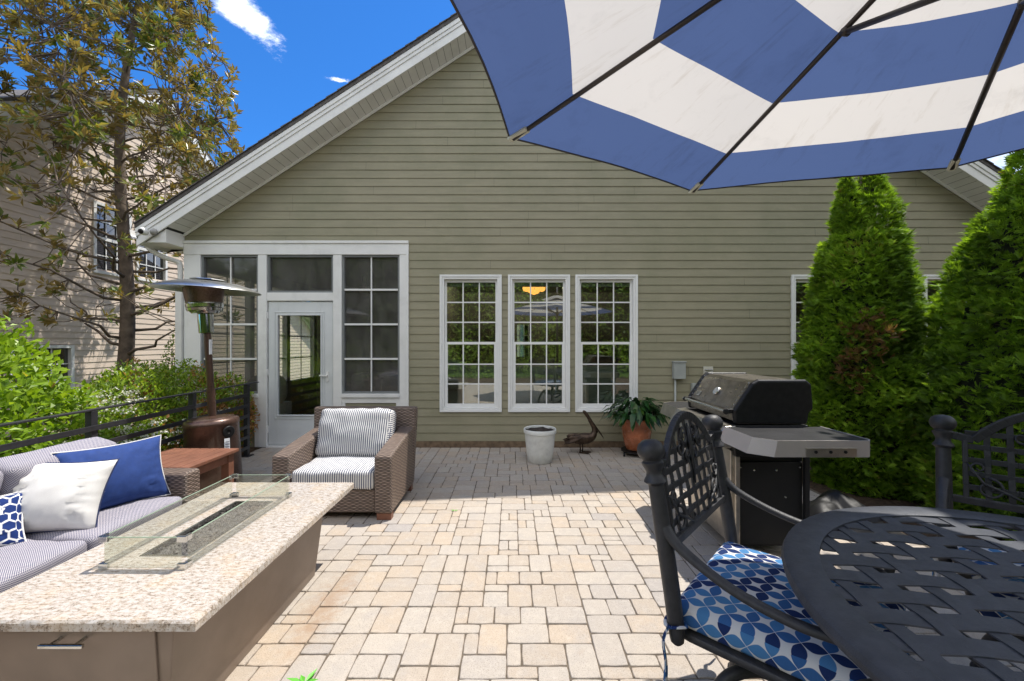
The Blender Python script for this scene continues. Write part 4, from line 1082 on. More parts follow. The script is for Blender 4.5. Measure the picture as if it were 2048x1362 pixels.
# ------------------------------------------------------------------ wicker sofa
sf_ = thing('wicker_sofa', 'long brown wicker sofa with navy checked cushions along the railing', 'sofa', (-2.6, 1.9, 0))
SY0, SY1 = .76, 3.0
b = MB(); b.box(-3.02, -2.29, SY0+.15, SY1-.15, .05, .235); b.build('base', m_wicker, sf_, bevel=.02, seg=3)
for y0, y1 in ((SY1-.148, SY1), (SY0, SY0+.148)):
    b = MB(); b.box(-3.02, -2.27, y0, y1, .05, .55); b.build('arm', m_wicker, sf_, bevel=.028, seg=4)
b = MB(); b.box(-3.14, -3.0, SY0, SY1, .05, .70, T(0, 0, 0)); b.build('back', m_wicker, sf_, bevel=.028, seg=4)
for k in range(3):
    y = 2.83-.63*k-.315
    b = MB(); b.cushion(.64, .622, .17, T(-2.575, y, .325), .035, .022, 14, .011); b.build('seat_cushion', m_check, sf_, smooth=True)
    b = MB(); b.cushion(.43, .622, .19, T(-2.83, y, .60) @ RY(radians(-73)), .05, .03, 12, .008); b.build('back_cushion', m_check, sf_, smooth=True)
for x in (-3.06, -2.36):
    for y in (SY0+.05, SY1-.11): b = MB(); b.box(x, x+.06, y, y+.06, 0, .05); b.build('foot', m_wood, sf_)

def throw_pillow(name, label, pos, nrm, w, h, th, lean, mat, pipe, roll=0., tagm=None):
    X = T(*pos) @ RZ(atan2(nrm[1], nrm[0])+pi/2) @ RX(-lean) @ T(0, 0, h/2) @ RY(roll)
    r = thing(name, label, 'pillow', pos); b = MB(); N = 18; idx = {}; vs = []; fs = []; border = []
    def pos_(i, j, sg):
        u_, v_ = -1+2*i/N, -1+2*j/N
        xx = w/2*u_*(1-.10*(1-v_*v_)); zz = h/2*v_*(1-.09*(1-u_*u_))
        tt = th/2*(max(0, 1-u_**2)**.5*max(0, 1-v_**2)**.5)**.85
        tt *= 1+.06*noise.noise(Vector((u_*2.5+pos[0]*9, v_*2.5, sg)))
        edge = max(abs(u_), abs(v_)); wr = .011*edge*sin(18*atan2(v_, u_)+3*noise.noise(Vector((u_*2, v_*2, 1))))*(edge > .55)*(1-edge)*4
        return (xx, sg*(tt+wr), zz)
    def vid(i, j, sg):
        k = (i, j, 0 if i in (0, N) or j in (0, N) else sg)
        if k not in idx: idx[k] = len(vs); vs.append(pos_(i, j, sg))
        return idx[k]
    for sg in (-1, 1):
        for i in range(N):
            for j in range(N):
                q = [vid(i, j, sg), vid(i+1, j, sg), vid(i+1, j+1, sg), vid(i, j+1, sg)]; fs.append(tuple(q if sg < 0 else q[::-1]))
    b.add(vs, fs, X); b.build('cover', mat, r, smooth=True)
    ring = [(i, 0) for i in range(N)]+[(N, j) for j in range(N)]+[(i, N) for i in range(N, 0, -1)]+[(0, j) for j in range(N, -1, -1)]
    if pipe:
        b = MB(); b.tube([X @ Vector(pos_(i, j, 1)) for i, j in ring], .0042, 6, cap=False); b.build('piping', pipe, r, smooth=True)
    if tagm:
        b = MB(); b.box(-w*.5+.0, -w*.5+.085, -.012, -.009, h*.16, h*.26, X); b.build('care_tag', tagm, r)
    return r
throw_pillow('throw_pillow', 'large navy blue pillow with white piping on the wicker sofa', (-2.49, 2.61, .405), (.90, -.43), .54, .42, .20, .32, m_navy, m_whitefab, 0., m_whitefab)
throw_pillow('throw_pillow', 'white pillow with navy piping leaning on the blue pillow', (-2.55, 2.245, .405), (.30, -.95), .46, .40, .20, .42, m_whitefab, m_navyp, .06)
throw_pillow('throw_pillow', 'small navy pillow with a white honeycomb print on the sofa', (-2.66, 2.0, .40), (.75, -.66), .38, .30, .15, .6, m_hex, m_whitefab)

# ------------------------------------------------------------------ wicker armchair
ac = thing('wicker_armchair', 'brown wicker armchair with ticking striped cushions facing the fire table', 'chair', (-1.48, 3.75, 0))
CX0, CX1, CY0, CY1 = -1.975, -.985, 3.36, 4.13
b = MB(); b.box(CX0+.15, CX1-.15, CY0+.03, CY1-.12, .055, .245); b.build('base', m_wicker, ac, bevel=.012, seg=3)
for x0, x1 in ((CX0, CX0+.148), (CX1-.148, CX1)):
    b = MB(); P = [(CY0, .055), (CY1-.005, .055), (CY1-.005, .625), (CY0+.30, .575), (CY0, .532)]
    b.add([(x0, y, z) for y, z in P]+[(x1, y, z) for y, z in P], [(0, 1, 2, 3, 4), (9, 8, 7, 6, 5)]+[(i, i+5, (i+1) % 5+5, (i+1) % 5) for i in range(5)]); b.build('arm', m_wicker, ac, bevel=.022, seg=4)
b = MB(); X = T(0, CY1-.09, .06) @ RX(-.10)
b.add([X @ Vector(p) for p in [(CX0+.005, 0, 0), (CX1-.005, 0, 0), (CX1-.005, .13, 0), (CX0+.005, .13, 0), (CX0-.02, 0, .765), (CX1+.02, 0, .765), (CX1+.02, .13, .765), (CX0-.02, .13, .765)]],
      [(3, 2, 1, 0), (4, 5, 6, 7), (0, 1, 5, 4), (1, 2, 6, 5), (2, 3, 7, 6), (3, 0, 4, 7)]); b.build('back', m_wicker, ac, bevel=.028, seg=4)
b = MB(); b.cushion(.688, .70, .155, T((CX0+CX1)/2, CY0+.355, .325), .035, .02, 14, .009); b.build('seat_cushion', m_stripe, ac, smooth=True)
b = MB(); b.cushion(.70, .46, .19, T((CX0+CX1)/2-.0, CY1-.215, .60) @ RX(radians(70)), .06, .045, 16, .018); b.build('back_cushion', m_stripe, ac, smooth=True)
for x in (CX0+.01, CX1-.13):
    for y in (CY0+.015, CY1-.09): b = MB(); b.box(x, x+.12, y, y+.07, 0, .055); b.build('foot', m_wood, ac, bevel=.003)

# ------------------------------------------------------------------ fire pit table
fp = thing('fire_pit_table', 'long rectangular gas fire table with a speckled granite top and taupe base', 'table', (-1.5, 2.1, 0))
GX0, GX1, GY0, GY1, GZ, GT = -1.955, -1.085, 1.405, 2.82, .5, .036
HX0, HX1, HY0, HY1 = -1.665, -1.435, 1.83, 2.47
m_ = MB(); N1 = 40
def ringpts(x0, x1, y0, y1, nx_, ny_):
    p = [(x0+(x1-x0)*i/nx_, y0) for i in range(nx_)]+[(x1, y0+(y1-y0)*i/ny_) for i in range(ny_)]+[(x1-(x1-x0)*i/nx_, y1) for i in range(nx_)]+[(x0, y1-(y1-y0)*i/ny_) for i in range(ny_)]
    return p
op = ringpts(GX0, GX1, GY0, GY1, 50, 80); ip = ringpts(HX0, HX1, HY0, HY1, 50, 80); k = len(op)
rg_ = random.Random(2)
def rough(p, z, a): 
    q = Vector((p[0]*45, p[1]*45, z*45)); c = Vector(((GX0+GX1)/2, (GY0+GY1)/2)); e = noise.noise(q)*a
    nx_, ny_ = (0, -1) if abs(p[1]-GY0) < 1e-6 else (0, 1) if abs(p[1]-GY1) < 1e-6 else (1, 0) if abs(p[0]-GX1) < 1e-6 else (-1, 0)
    return (p[0]+nx_*e, p[1]+ny_*e, z)
R_ = [[(*p, GZ) for p in ip], [(p[0]+(.006 if p[0] == GX0 else -.006 if p[0] == GX1 else 0), p[1]+(.006 if p[1] == GY0 else -.006 if p[1] == GY1 else 0), GZ) for p in op],
      [rough(p, GZ-.008, .004) for p in op], [rough(p, GZ-.018, .005) for p in op], [rough(p, GZ-.029, .004) for p in op], [(*p, GZ-GT) for p in op], [(*p, GZ-GT) for p in ip]]
vs = [q for rr_ in R_ for q in rr_]
fs = [(a*k+i, (a+1)*k+i, (a+1)*k+(i+1) % k, a*k+(i+1) % k) for a in range(6) for i in range(k)]+[(6*k+i, i, (i+1) % k, 6*k+(i+1) % k) for i in range(k)]
m_.add(vs, [f[::-1] for f in fs]); m_.build('granite_top', m_granite, fp, auto=30)
def frus(mb, x0, x1, y0, y1, z0, z1, tx, ty):
    mb.add([(x0+tx, y0+ty, z0), (x1-tx, y0+ty, z0), (x1-tx, y1-ty, z0), (x0+tx, y1-ty, z0), (x0, y0, z1), (x1, y0, z1), (x1, y1, z1), (x0, y1, z1)], [(3, 2, 1, 0), (4, 5, 6, 7), (0, 1, 5, 4), (1, 2, 6, 5), (2, 3, 7, 6), (3, 0, 4, 7)])
b = MB(); frus(b, -1.85, -1.185, 1.435, 2.60, .0, GZ-GT-.0015, .05, .03); b.build('base', m_base, fp, bevel=.004)
b = MB(); tl = .03/(GZ-GT); X = T(0, 1.430, .46) @ RX(math.atan(tl))
b.box(-1.83, -1.245, -.003, .02, -.44, -.002, X); dw = b.build('drawer', m_base, fp, bevel=.003)
b = MB()
b.bar(X @ Vector((-1.605, -.042, -.033)), X @ Vector((-1.455, -.042, -.033)), .012, .012); b.bar(X @ Vector((-1.57, -.04, -.033)), X @ Vector((-1.57, -.002, -.033)), .01, .01); b.bar(X @ Vector((-1.485, -.04, -.033)), X @ Vector((-1.485, -.002, -.033)), .01, .01)
b.build('handle', m_chrome, dw, bevel=.002)
b = MB()
b.box(HX0, HX0+.012, HY0, HY1, .40, GZ+.004); b.box(HX1-.012, HX1, HY0, HY1, .40, GZ+.004); b.box(HX0+.012, HX1-.012, HY0, HY0+.012, .40, GZ+.004); b.box(HX0+.012, HX1-.012, HY1-.012, HY1, .40, GZ+.004); b.box(HX0+.0125, HX1-.0125, HY0+.0125, HY1-.0125, .40, .41)
b.build('burner_tray', m_chrome, fp)
b = MB(); rr_ = random.Random(8)
for k in range(900):
    p = Vector((rr_.uniform(HX0+.025, HX1-.025), rr_.uniform(HY0+.025, HY1-.025), .468+rr_.random()*.012)); s_ = rr_.uniform(.006, .012)
    vs = [p+Vector(v)*s_*rr_.uniform(.7, 1.2) for v in ((1, 0, 0), (-1, 0, 0), (0, 1, 0), (0, -1, 0), (0, 0, 1), (0, 0, -1))]
    b.add(vs, [(0, 2, 4), (2, 1, 4), (1, 3, 4), (3, 0, 4), (2, 0, 5), (1, 2, 5), (3, 1, 5), (0, 3, 5)])
b.box(HX0+.013, HX1-.013, HY0+.013, HY1-.013, .44, .468)
o = b.build('fire_glass', m_stone, fp, uv=False); o['kind'] = 'stuff'
gd = thing('glass_wind_guard', 'clear glass wind guard with steel corner clips on the granite fire table', 'glass guard', (-1.55, 2.14, GZ))
QX0, QX1, QY0, QY1, QH = -1.735, -1.375, 1.725, 2.555, .128; t = .006
m_edge = M('green_glass_edge', (.30, .38, .28), .15, var=.05)
for a in ((QX0+.02, QX1-.02, QY0, QY0+t), (QX0+.02, QX1-.02, QY1-t, QY1), (QX0, QX0+t, QY0+.02, QY1-.02), (QX1-t, QX1, QY0+.02, QY1-.02)):
    b = MB(); b.box(*a, GZ+.008, GZ+.006+QH); b.box(*a, GZ+.0061+QH, GZ+.0085+QH, mi=1); b.build('glass_panel', [m_guard, m_edge], gd)
for x in (QX0, QX1):
    for y in (QY0, QY1):
        sx, sy = (1 if x == QX0 else -1), (1 if y == QY0 else -1)
        for z in (GZ+.001, GZ+QH-.012):
            b = MB(); b.box(min(x-.004*sx, x+.034*sx), max(x-.004*sx, x+.034*sx), min(y-.004*sy, y+.009*sy), max(y-.004*sy, y+.009*sy), z, z+.026); b.box(min(x-.004*sx, x+.009*sx), max(x-.004*sx, x+.009*sx), min(y+.0091*sy, y+.034*sy), max(y+.0091*sy, y+.034*sy), z+.001, z+.025)
            b.build('corner_clip', m_chrome, gd, bevel=.002)

# ------------------------------------------------------------------ pots, pelican, planter
wp = thing('flower_pot', 'white textured flower pot with bare dark soil', 'pot', (.345, 5.06, 0))
b = MB(); b.lathe([(0, .0), (.135, .0), (.145, .01), (.165, .12), (.182, .28), (.188, .355), (.2, .36), (.203, .40), (.196, .41), (.186, .405), (.182, .36), (.178, .34)], 36, T(.345, 5.06, 0), cap=False); b.build('body', m_pot, wp, auto=45)
b = MB(); vs = [(.345+.178*rr_*cos(a), 5.06+.178*rr_*sin(a), .388+.022*noise.noise(Vector((rr_*3*cos(a), rr_*3*sin(a), 2)))+.012*noise.noise(Vector((rr_*9*cos(a), rr_*9*sin(a), 5)))) for rr_ in (.001, .3, .6, .85, 1.) for a in [2*pi*j/20 for j in range(20)]]
b.add(vs, [(q*20+j, q*20+(j+1) % 20, (q+1)*20+(j+1) % 20, (q+1)*20+j) for q in range(4) for j in range(20)]); b.build('soil', m_soil, wp)

pe = thing('pelican_statue', 'dark bronze pelican statue standing by the house wall', 'statue', (.93, 5.46, 0))
def P_(x, z): return Vector((.93+(x-1158)/150., 5.46, (905-z)/150.))
def skinbody(name, chain, mat, parent, sub=2):
    me = bpy.data.meshes.new(name); vs = []; es = []; rs = []; loc = parent.location
    for ch in chain:
        o = len(vs)
        for p, rx, ry in ch: vs.append(Vector(p)-loc); rs.append((rx, ry))
        es += [(o+i, o+i+1) for i in range(len(ch)-1)]
    me.from_pydata(vs, es, []); me.materials.append(mat)
    o = bpy.data.objects.new(name, me); C.objects.link(o); o.parent = parent
    sm = o.modifiers.new('skin', 'SKIN'); sm.use_smooth_shade = True
    for i, (a, b_) in enumerate(rs): me.skin_vertices[0].data[i].radius = (a, b_)
    me.skin_vertices[0].data[0].use_root = True
    ss = o.modifiers.new('sub', 'SUBSURF'); ss.levels = ss.render_levels = sub; return o
skinbody('body', [[(P_(1131, 882), .02, .012), (P_(1140, 879), .05, .04), (P_(1155, 876), .075, .075), (P_(1170, 876), .078, .085), (P_(1181, 872), .06, .06), (P_(1184, 862), .035, .038), (P_(1180, 850), .024, .026), (P_(1174, 838), .021, .022), (P_(1168, 829), .024, .026), (P_(1163, 823), .024, .024), (P_(1160, 820), .012, .012)]], m_pelican, pe)
b = MB(); h0 = P_(1167, 826); tip = P_(1200, 873)
b.tube([h0, h0.lerp(tip, .35)+Vector((-.004, 0, -.006)), h0.lerp(tip, .75), tip, P_(1201, 877)], [.019, .017, .011, .006, .002], 8); b.tube([P_(1167, 829), P_(1178, 848)+Vector((0, 0, -.01)), P_(1190, 864)], [.012, .02, .006], 8); b.build('bill', m_pelican, pe, smooth=True)
for sg in (-1, 1):
    b = MB(); X = T(.93-.06, 5.46+sg*.068, .19) @ RY(.16)
    b.lathe([(0, -.14), (.03, -.11), (.055, -.03), (.052, .05), (.03, .11), (0, .135)], 14, X @ RY(pi/2) @ Matrix.Diagonal((1., .38, 1., 1)), cap=False)
    for q in range(7): b.tube([X @ Vector((.06-.02*q, sg*.022, .035-.012*q)), X @ Vector((-.05-.016*q, sg*.02, .0-.012*q)), X @ Vector((-.13-.008*q, sg*.008, -.03-.004*q))], [.011, .010, .003], 5)
    b.build('wing', m_pelican, pe, smooth=True)
    b = MB(); lx = .93+(.012 if sg > 0 else -.03)
    b.tube([(lx, 5.46+sg*.03, .13), (lx+.006, 5.46+sg*.03, .07), (lx, 5.46+sg*.03, .012)], [.012, .008, .009], 8)
    b.add([(lx-.02, 5.46+sg*.03, .006), (lx+.10, 5.46+sg*.03-.05, .008), (lx+.12, 5.46+sg*.03, .006), (lx+.10, 5.46+sg*.03+.05, .008), (lx+.02, 5.46+sg*.03, .02)], [(0, 1, 4), (1, 2, 4), (2, 3, 4), (3, 0, 4), (0, 3, 2, 1)]); b.build('leg', m_pelican, pe, smooth=True)
b = MB(); b.tube([P_(1140, 880), P_(1130, 884), P_(1122, 889)], [.03, .022, .006], 8, flat=.5); b.build('tail', m_pelican, pe, smooth=True)

pl_ = thing('planter', 'glazed copper coloured planter on a black rolling stand', 'planter', (1.635, 5.38, 0))
b = MB(); b.lathe([(0, .075), (.13, .075), (.145, .09), (.175, .22), (.196, .36), (.203, .44), (.21, .45), (.21, .475), (.195, .48), (.185, .45)], 36, T(1.635, 5.38, 0), cap=False); b.build('body', m_terra, pl_, auto=45)
b = MB(); b.lathe([(0, .43), (.19, .44)], 20, T(1.635, 5.38, 0), cap=False); b.build('soil', m_soil, pl_)
cdy = thing('plant_caddy', 'black metal rolling stand under the copper planter', 'plant stand', (1.635, 5.38, 0))
b = MB(); b.lathe([(.12, .052), (.2, .052), (.2, .068), (.12, .068)], 28, T(1.635, 5.38, 0), cap=False)
for k in range(4): a = k*pi/2+.5; b.bar((1.635+.05*cos(a), 5.38+.05*sin(a), .06), (1.635+.215*cos(a), 5.38+.215*sin(a), .06), .022, .014)
b.build('ring', m_black, cdy)
for k in range(4):
    a = k*pi/2+.5; b = MB(); c = (1.635+.215*cos(a), 5.38+.215*sin(a), .026); b.lathe([(.0, -.012), (.024, -.012), (.026, 0), (.024, .012), (0, .012)], 14, T(*c) @ RZ(a+.8) @ RX(pi/2), cap=False); b.box(c[0]-.008, c[0]+.008, c[1]-.008, c[1]+.008, .03, .06); b.build('caster', m_black, cdy)
li = thing('leafy_houseplant', 'peace lily with drooping dark leaves growing in the copper planter', 'plant', (1.635, 5.38, .44)); r = random.Random(4)
lm = MB(); sm_ = MB()
for k in range(210):
    az = r.uniform(0, 2*pi); el = r.uniform(.25, 1.45); Ls = r.uniform(.16, .36); u_ = Vector((cos(az), sin(az), 0))
    p0 = Vector((1.635, 5.38, .45))+u_*.07*r.random(); p1 = p0+u_*Ls*cos(el)+Vector((0, 0, Ls*sin(el)*.85))
    if p1.y > HY-.1: p1.y = HY-.1
    sm_.tube([p0, p0.lerp(p1, .5)+Vector((0, 0, .03)), p1], [.003, .0025, .002], 4, cap=False)
    dv = (u_*r.uniform(.6, 1.)+Vector((0, 0, r.uniform(-1.1, .25)))).normalized(); LL = r.uniform(.13, .22); Wd = r.uniform(.042, .07); s_ = dv.cross(Vector((0, 0, 1))); s_.normalize(); nn = s_.cross(dv); tn = min(1, max(0, r.gauss(.4, .25)))
    m1, m2, tp = p1+dv*LL*.3+nn*.01, p1+dv*LL*.65-Vector((0, 0, .012)), p1+dv*LL-Vector((0, 0, .04))
    lm.add([p1, m1+s_*Wd*.5+nn*.012, m1, m1-s_*Wd*.5+nn*.012, m2+s_*Wd*.42, m2, m2-s_*Wd*.42, tp], [(0, 1, 2), (0, 2, 3), (1, 4, 5, 2), (2, 5, 6, 3), (4, 7, 5), (5, 7, 6)], None, 0, tn)
lm.build('foliage', lf_lily, li, uv=False, tint=True, smooth=True); sm_.build('stems', lf_lily, li, uv=False, tint=True)

# ------------------------------------------------------------------ gas grill (faces the middle of the patio)
gr = thing('gas_grill', 'black and stainless gas grill with closed lid and side shelves', 'grill', (1.75, 3.08, 0))
LY0, LY1 = 2.72, 3.46
def lidpoly(e=0.): return [(1.49-e, .985), (1.475-e, 1.0), (1.60, 1.19), (1.64, 1.213), (1.955, 1.213), (1.995, 1.185), (2.005, 1.02), (1.975, .985), (1.965, .915), (1.50, .915)]
b = MB(); b.prism([(x, z) for x, z in [(1.487, .93), (1.487, 1.005), (1.605, 1.185), (1.645, 1.203), (1.95, 1.203), (1.985, 1.178), (1.995, 1.02), (1.968, .98), (1.96, .93)]], LY0+.045, LY1-.045); lid = b.build('lid', m_lid, gr, bevel=.008, seg=3)
for y0, y1 in ((LY0, LY0+.0445), (LY1-.0445, LY1)):
    b = MB(); b.prism([(1.482, .915), (1.475, 1.008), (1.598, 1.19), (1.64, 1.213), (1.955, 1.213), (1.993, 1.185), (2.005, 1.02), (1.975, .985), (1.965, .915)], y0, y1); b.build('end_cap', m_black, lid, bevel=.018, seg=4)
b = MB()
for q in range(7):
    p = Vector((1.482, 0, 1.012)).lerp(Vector((1.60, 0, 1.186)), q/6)
    for y in (LY0+.055, LY1-.055): b.lathe([(.0, .004), (.005, .003), (.006, 0)], 8, T(p.x, y, p.z) @ RY(-pi/2+.58))
for q in range(4):
    for y in (LY0+.055, LY1-.055): b.lathe([(0, .004), (.005, .003), (.006, 0)], 8, T(1.66+.09*q, y, 1.204))
b.build('rivets', m_chrome, lid)
X = T(1.545, 3.09, 1.095) @ RY(-pi/2+.58)
b = MB(); b.lathe([(.03, 0), (.034, .006), (.03, .012), (0, .012)], 24, X); b.build('thermometer', m_chrome, lid, auto=40)
b = MB(); b.box(-.02, .02, -.035, .035, 0, .004, T(1.515, 3.33, 1.052) @ RY(-pi/2+.58)); b.build('badge', m_chrome, lid, bevel=.002)
b = MB()
for q in range(3): b.box(-.012+.009*q, -.008+.009*q, -.026, .026, .0042, .0052, T(1.515, 3.33, 1.052) @ RY(-pi/2+.58))
b.build('badge_lettering', m_black, lid)
b = MB(); b.tube([(1.425, LY0+.02, 1.0), (1.425, LY1-.06, 1.0)], .013, 14); b.build('handle', m_chrome, lid, auto=40)
for y in (LY0+.03, LY1-.07): b = MB(); b.bar((1.42, y, .998), (1.485, y, 1.0), .022, .03); b.lathe([(.0, -.006), (.02, -.005), (.02, .006), (0, .007)], 12, T(1.425, y-.018, 1.0) @ RX(pi/2), cap=False); b.build('handle_bracket', m_plastic, lid, bevel=.004)
b = MB(); b.prism([(1.49, .70), (1.965, .70), (1.975, .908), (1.47, .908)], LY0+.01, LY1-.01); b.build('firebox', m_plastic, gr, bevel=.006)
b = MB(); b.prism([(1.475, .912), (1.40, .905), (1.335, .80), (1.345, .775), (1.44, .762), (1.475, .80)], LY0-.02, LY1+.02); b.build('control_panel', m_steel, gr, bevel=.006)
for q in range(3): b = MB(); b.lathe([(.03, 0), (.028, .012), (.022, .03), (0, .032)], 20, T(1.37, 2.88+.2*q, .855) @ RY(-pi/2+.55), mi=0); b.build('knob', m_plastic, gr, auto=40)
m_shelf = M('warm_grey_enamel', (.50, .455, .42), .38, .3, var=.06)
def shelf(y0, y1, near):
    xs_ = (1.43, 2.03); c = .07; yn, yf = (y0, y1) if near else (y1, y0); sg = 1 if near else -1
    pol = [(xs_[0]-.03, yf), (xs_[0]-.03, yn+sg*c*1.2), (xs_[0]+.06, yn), (xs_[1]-.03, yn), (xs_[1], yn+sg*.03), (xs_[1], yf)]
    b = MB(); b.prism(pol, .895, .905, axis='z'); 
    f = b.build('side_shelf', m_plastic, gr, bevel=.003)
    b = MB(); k = len(pol)
    e = .0
    vs = [(x, y, .908) for x, y in pol]+[(x-(.035 if i in (0, 1) else .02 if i == 2 else 0), y+(0 if i in (0, 5) else -sg*.0), .815) for i, (x, y) in enumerate(pol)]
    b.add(vs, [(i, (i+1) % k, (i+1) % k+k, i+k) for i in range(k-1)]); o = b.build('shelf_trim', m_steel if not near else m_shelf, f)
    so2 = o.modifiers.new('solid', 'SOLIDIFY'); so2.thickness = .008; so2.offset = 0
    if near:
        b = MB()
        for q in range(3): b.lathe([(.009, 0), (.009, .006), (.0, .006)], 12, T(1.70+.083*q, y0-.004, .845) @ RX(pi/2))
        b.build('tool_hook', m_plastic, f)
        b = MB(); b.box(1.645, 1.93, y0-.0065, y0-.0042, .818, .868); b.build('hook_plate', m_steel, f, bevel=.002)
shelf(2.30, LY0-.022, True); shelf(LY1+.022, 3.86, False)
b = MB(); b.box(1.50, 1.97, LY0+.06, LY1-.04, .08, .699); b.build('cabinet', m_plastic, gr, bevel=.004)
b = MB(); b.box(1.525, 1.955, LY0+.040, LY0+.0585, .10, .655); b.build('side_panel', m_plastic, gr, bevel=.003)
b = MB()
for x, z in ((1.535, .62), (1.63, .60), (1.78, .60), (1.94, .62), (1.84, .42)): b.lathe([(.0, .005), (.006, .004), (.008, 0)], 10, T(x, LY0+.04, z) @ RX(pi/2))
b.build('screws', m_chrome, gr)
for y0, y1 in ((LY0+.04, LY0+.385), (LY0+.39, LY1-.03)): b = MB(); b.box(1.472, 1.498, y0, y1, .10, .735); b.build('cabinet_door', m_steel, gr, bevel=.006)
for x in (1.49, 1.955):
    for y in (LY0+.01, LY1-.04): b = MB(); b.box(x, x+.03, y, y+.03, .055, .70); b.build('leg', m_steel if x < 1.6 else m_plastic, gr, bevel=.004)
for x in (1.505, 1.97):
    for y in (LY0+.03, LY1-.03): b = MB(); b.lathe([(0, -.014), (.027, -.014), (.0275, .014), (0, .014)], 16, T(x, y, .0275) @ RX(pi/2), cap=False); b.build('caster', m_plastic, gr, auto=40)
tg = MB(); tg.cbox((1.335, 2.78, .86), (.006, .05, .05), Euler((.4, .3, .2))); tg.tube([(1.335, 2.79, .885), (1.34, 2.8, .91), (1.345, 2.79, .93)], .003, 6)
tag(tg.build('plastic_tag', m_red, origin=(1.335, 2.78, .86)), 'small red plastic tag hanging on the front of the grill', 'tag')
gcv = MB(); r = random.Random(9); nn = 26; vs = []
for j in range(nn+1):
    for i in range(nn+1):
        x, y = -1+2*i/nn, -1+2*j/nn; d_ = max(0, 1-(x*x+y*y)**1.2)
        vs.append((2.66+x*.33, 3.35+y*.3, .002+d_*(.17+.10*noise.noise(Vector((x*1.6, y*1.6, 3)))+.05*abs(noise.noise(Vector((x*4, y*3, 7)))))))
gcv.add(vs, [(j*(nn+1)+i, j*(nn+1)+i+1, (j+1)*(nn+1)+i+1, (j+1)*(nn+1)+i) for j in range(nn) for i in range(nn)])
m_vin = M('black_vinyl', (.008, .008, .009), .5, bump=.2, bs=25, spec=.25)
tag(gcv.build('grill_cover', m_vin, origin=(2.66, 3.35, 0), smooth=True), 'crumpled black vinyl grill cover lying on the ground by the evergreen', 'cover')

# ------------------------------------------------------------------ dining table
TC = Vector((1.58, .92, 0)); TR, TH = .815, .77
dt = thing('dining_table', 'round charcoal metal dining table with a woven lattice top', 'table', (TC.x, TC.y, 0))
b = MB(); b.lathe([(.712, .748), (.712, .768), (.722, .772), (.795, .772), (.81, .766), (.816, .752), (.812, .735), (.800, .722), (.785, .722), (.79, .748), (.712, .748)], 96, T(TC.x, TC.y, 0), cap=False); b.build('rim', m_table, dt, auto=35)
b = MB(); spz, spx = .094, .113
ang = radians(-8); CA = RZ(ang)
for dirn in (0, 1):
    sp, so_x, wd = (spz, spx, .062) if dirn == 0 else (spx, spz, .046)
    for q in range(-8, 9):
        c0 = q*sp+.03
        if abs(c0) > .70: continue
        hl = sqrt(.72**2-c0**2); ks = range(int(-hl/so_x*4)-1, int(hl/so_x*4)+2)
        vs = []; seq = [-hl]+[k*so_x/4 for k in ks if abs(k*so_x/4) < hl]+[hl]
        for s_ in seq:
            z = .0024*cos(pi*(s_-.03)/so_x)*(1 if q % 2 else -1)*(1 if dirn else -1)
            for o_, zz in ((-wd/2, .0022), (wd/2, .0022), (wd/2, -.0022), (-wd/2, -.0022)):
                p = (s_, c0+o_, TH-.011+z+zz) if dirn == 0 else (c0+o_, s_, TH-.011+z+zz)
                vs.append(T(TC.x, TC.y, 0) @ CA @ Vector(p))
        k = len(seq)
        b.add(vs, [(i*4+j, i*4+(j+1) % 4, (i+1)*4+(j+1) % 4, (i+1)*4+j) for i in range(k-1) for j in range(4)])
b.build('lattice_top', m_table, dt)
b = MB(); b.lathe([(.024, .775), (.05, .775), (.055, .765), (.055, .74), (.024, .74)], 24, T(TC.x, TC.y, 0), cap=False); b.build('umbrella_ring', m_table, dt, auto=40)
for k in range(4):
    a = k*pi/2+pi/4; u_ = Vector((cos(a), sin(a), 0)); b = MB()
    b.tube(spline([TC+u_*.62+Vector((0, 0, .735)), TC+u_*.5+Vector((0, 0, .66)), TC+u_*.24+Vector((0, 0, .45)), TC+u_*.30+Vector((0, 0, .2)), TC+u_*.52+Vector((0, 0, .03)), TC+u_*.6+Vector((0, 0, .012))], 5), .024, 10); b.build('leg', m_table, dt, smooth=True)
b = MB(); b.lathe([(.22, .43), (.26, .43), (.26, .46), (.22, .46)], 32, T(TC.x, TC.y, 0), cap=False); b.build('stretcher_ring', m_table, dt)

# ------------------------------------------------------------------ lattice armchairs
CH1, A1 = (.939, 1.517, 0), atan2(-.737, -.676)
CH2, A2 = (2.138, 1.5235, 0), atan2(.656, -.755)
chr_ = thing('dining_chair', 'charcoal lattice back armchair between the grill and the round table', 'chair', (0, 0, 0), 'cast metal armchairs at the round table')
PW = .345
def by(z): return -.195-.10*max(0, (z-.45)/.65)**1.15
for sg in (-1, 1):
    b = MB(); zz = [.43, .44, .47, .6, .75, .9, .955]
    b.tube([(sg*PW, by(z), z) for z in zz], [.012, .022, .0265, .028, .0285, .027, .026], 16)
    X = T(sg*PW, by(.955), .955) @ RX(radians(9))
    b.lathe([(.026, 0), (.032, .006), (.039, .012), (.036, .02), (.028, .032), (.026, .046), (.031, .058), (.037, .07), (.038, .078), (.031, .084), (.031, .088), (.042, .098), (.0475, .112), (.047, .126), (.040, .142), (.026, .154), (0, .158)], 20, X, cap=False)
    b.build('back_post', m_cast, chr_, auto=40)
zb, zt = .735, .985
def bp(x, z): return Vector((x, by(z), z))
def top_z(x):
    q = abs(x)/PW
    return 1.02 if q > .9 else 1.15-.145*(q/.72)**2 if q < .72 else 1.005+.015*((q-.72)/.18)
b = MB()
xs_ = [-PW+2*PW*i/28 for i in range(29)]
tp_ = [bp(x, top_z(x)) for x in xs_]
for p, q in zip(tp_, tp_[1:]): b.bar(p, q+(q-p)*.08, .024, .034, (0, 0, 1))
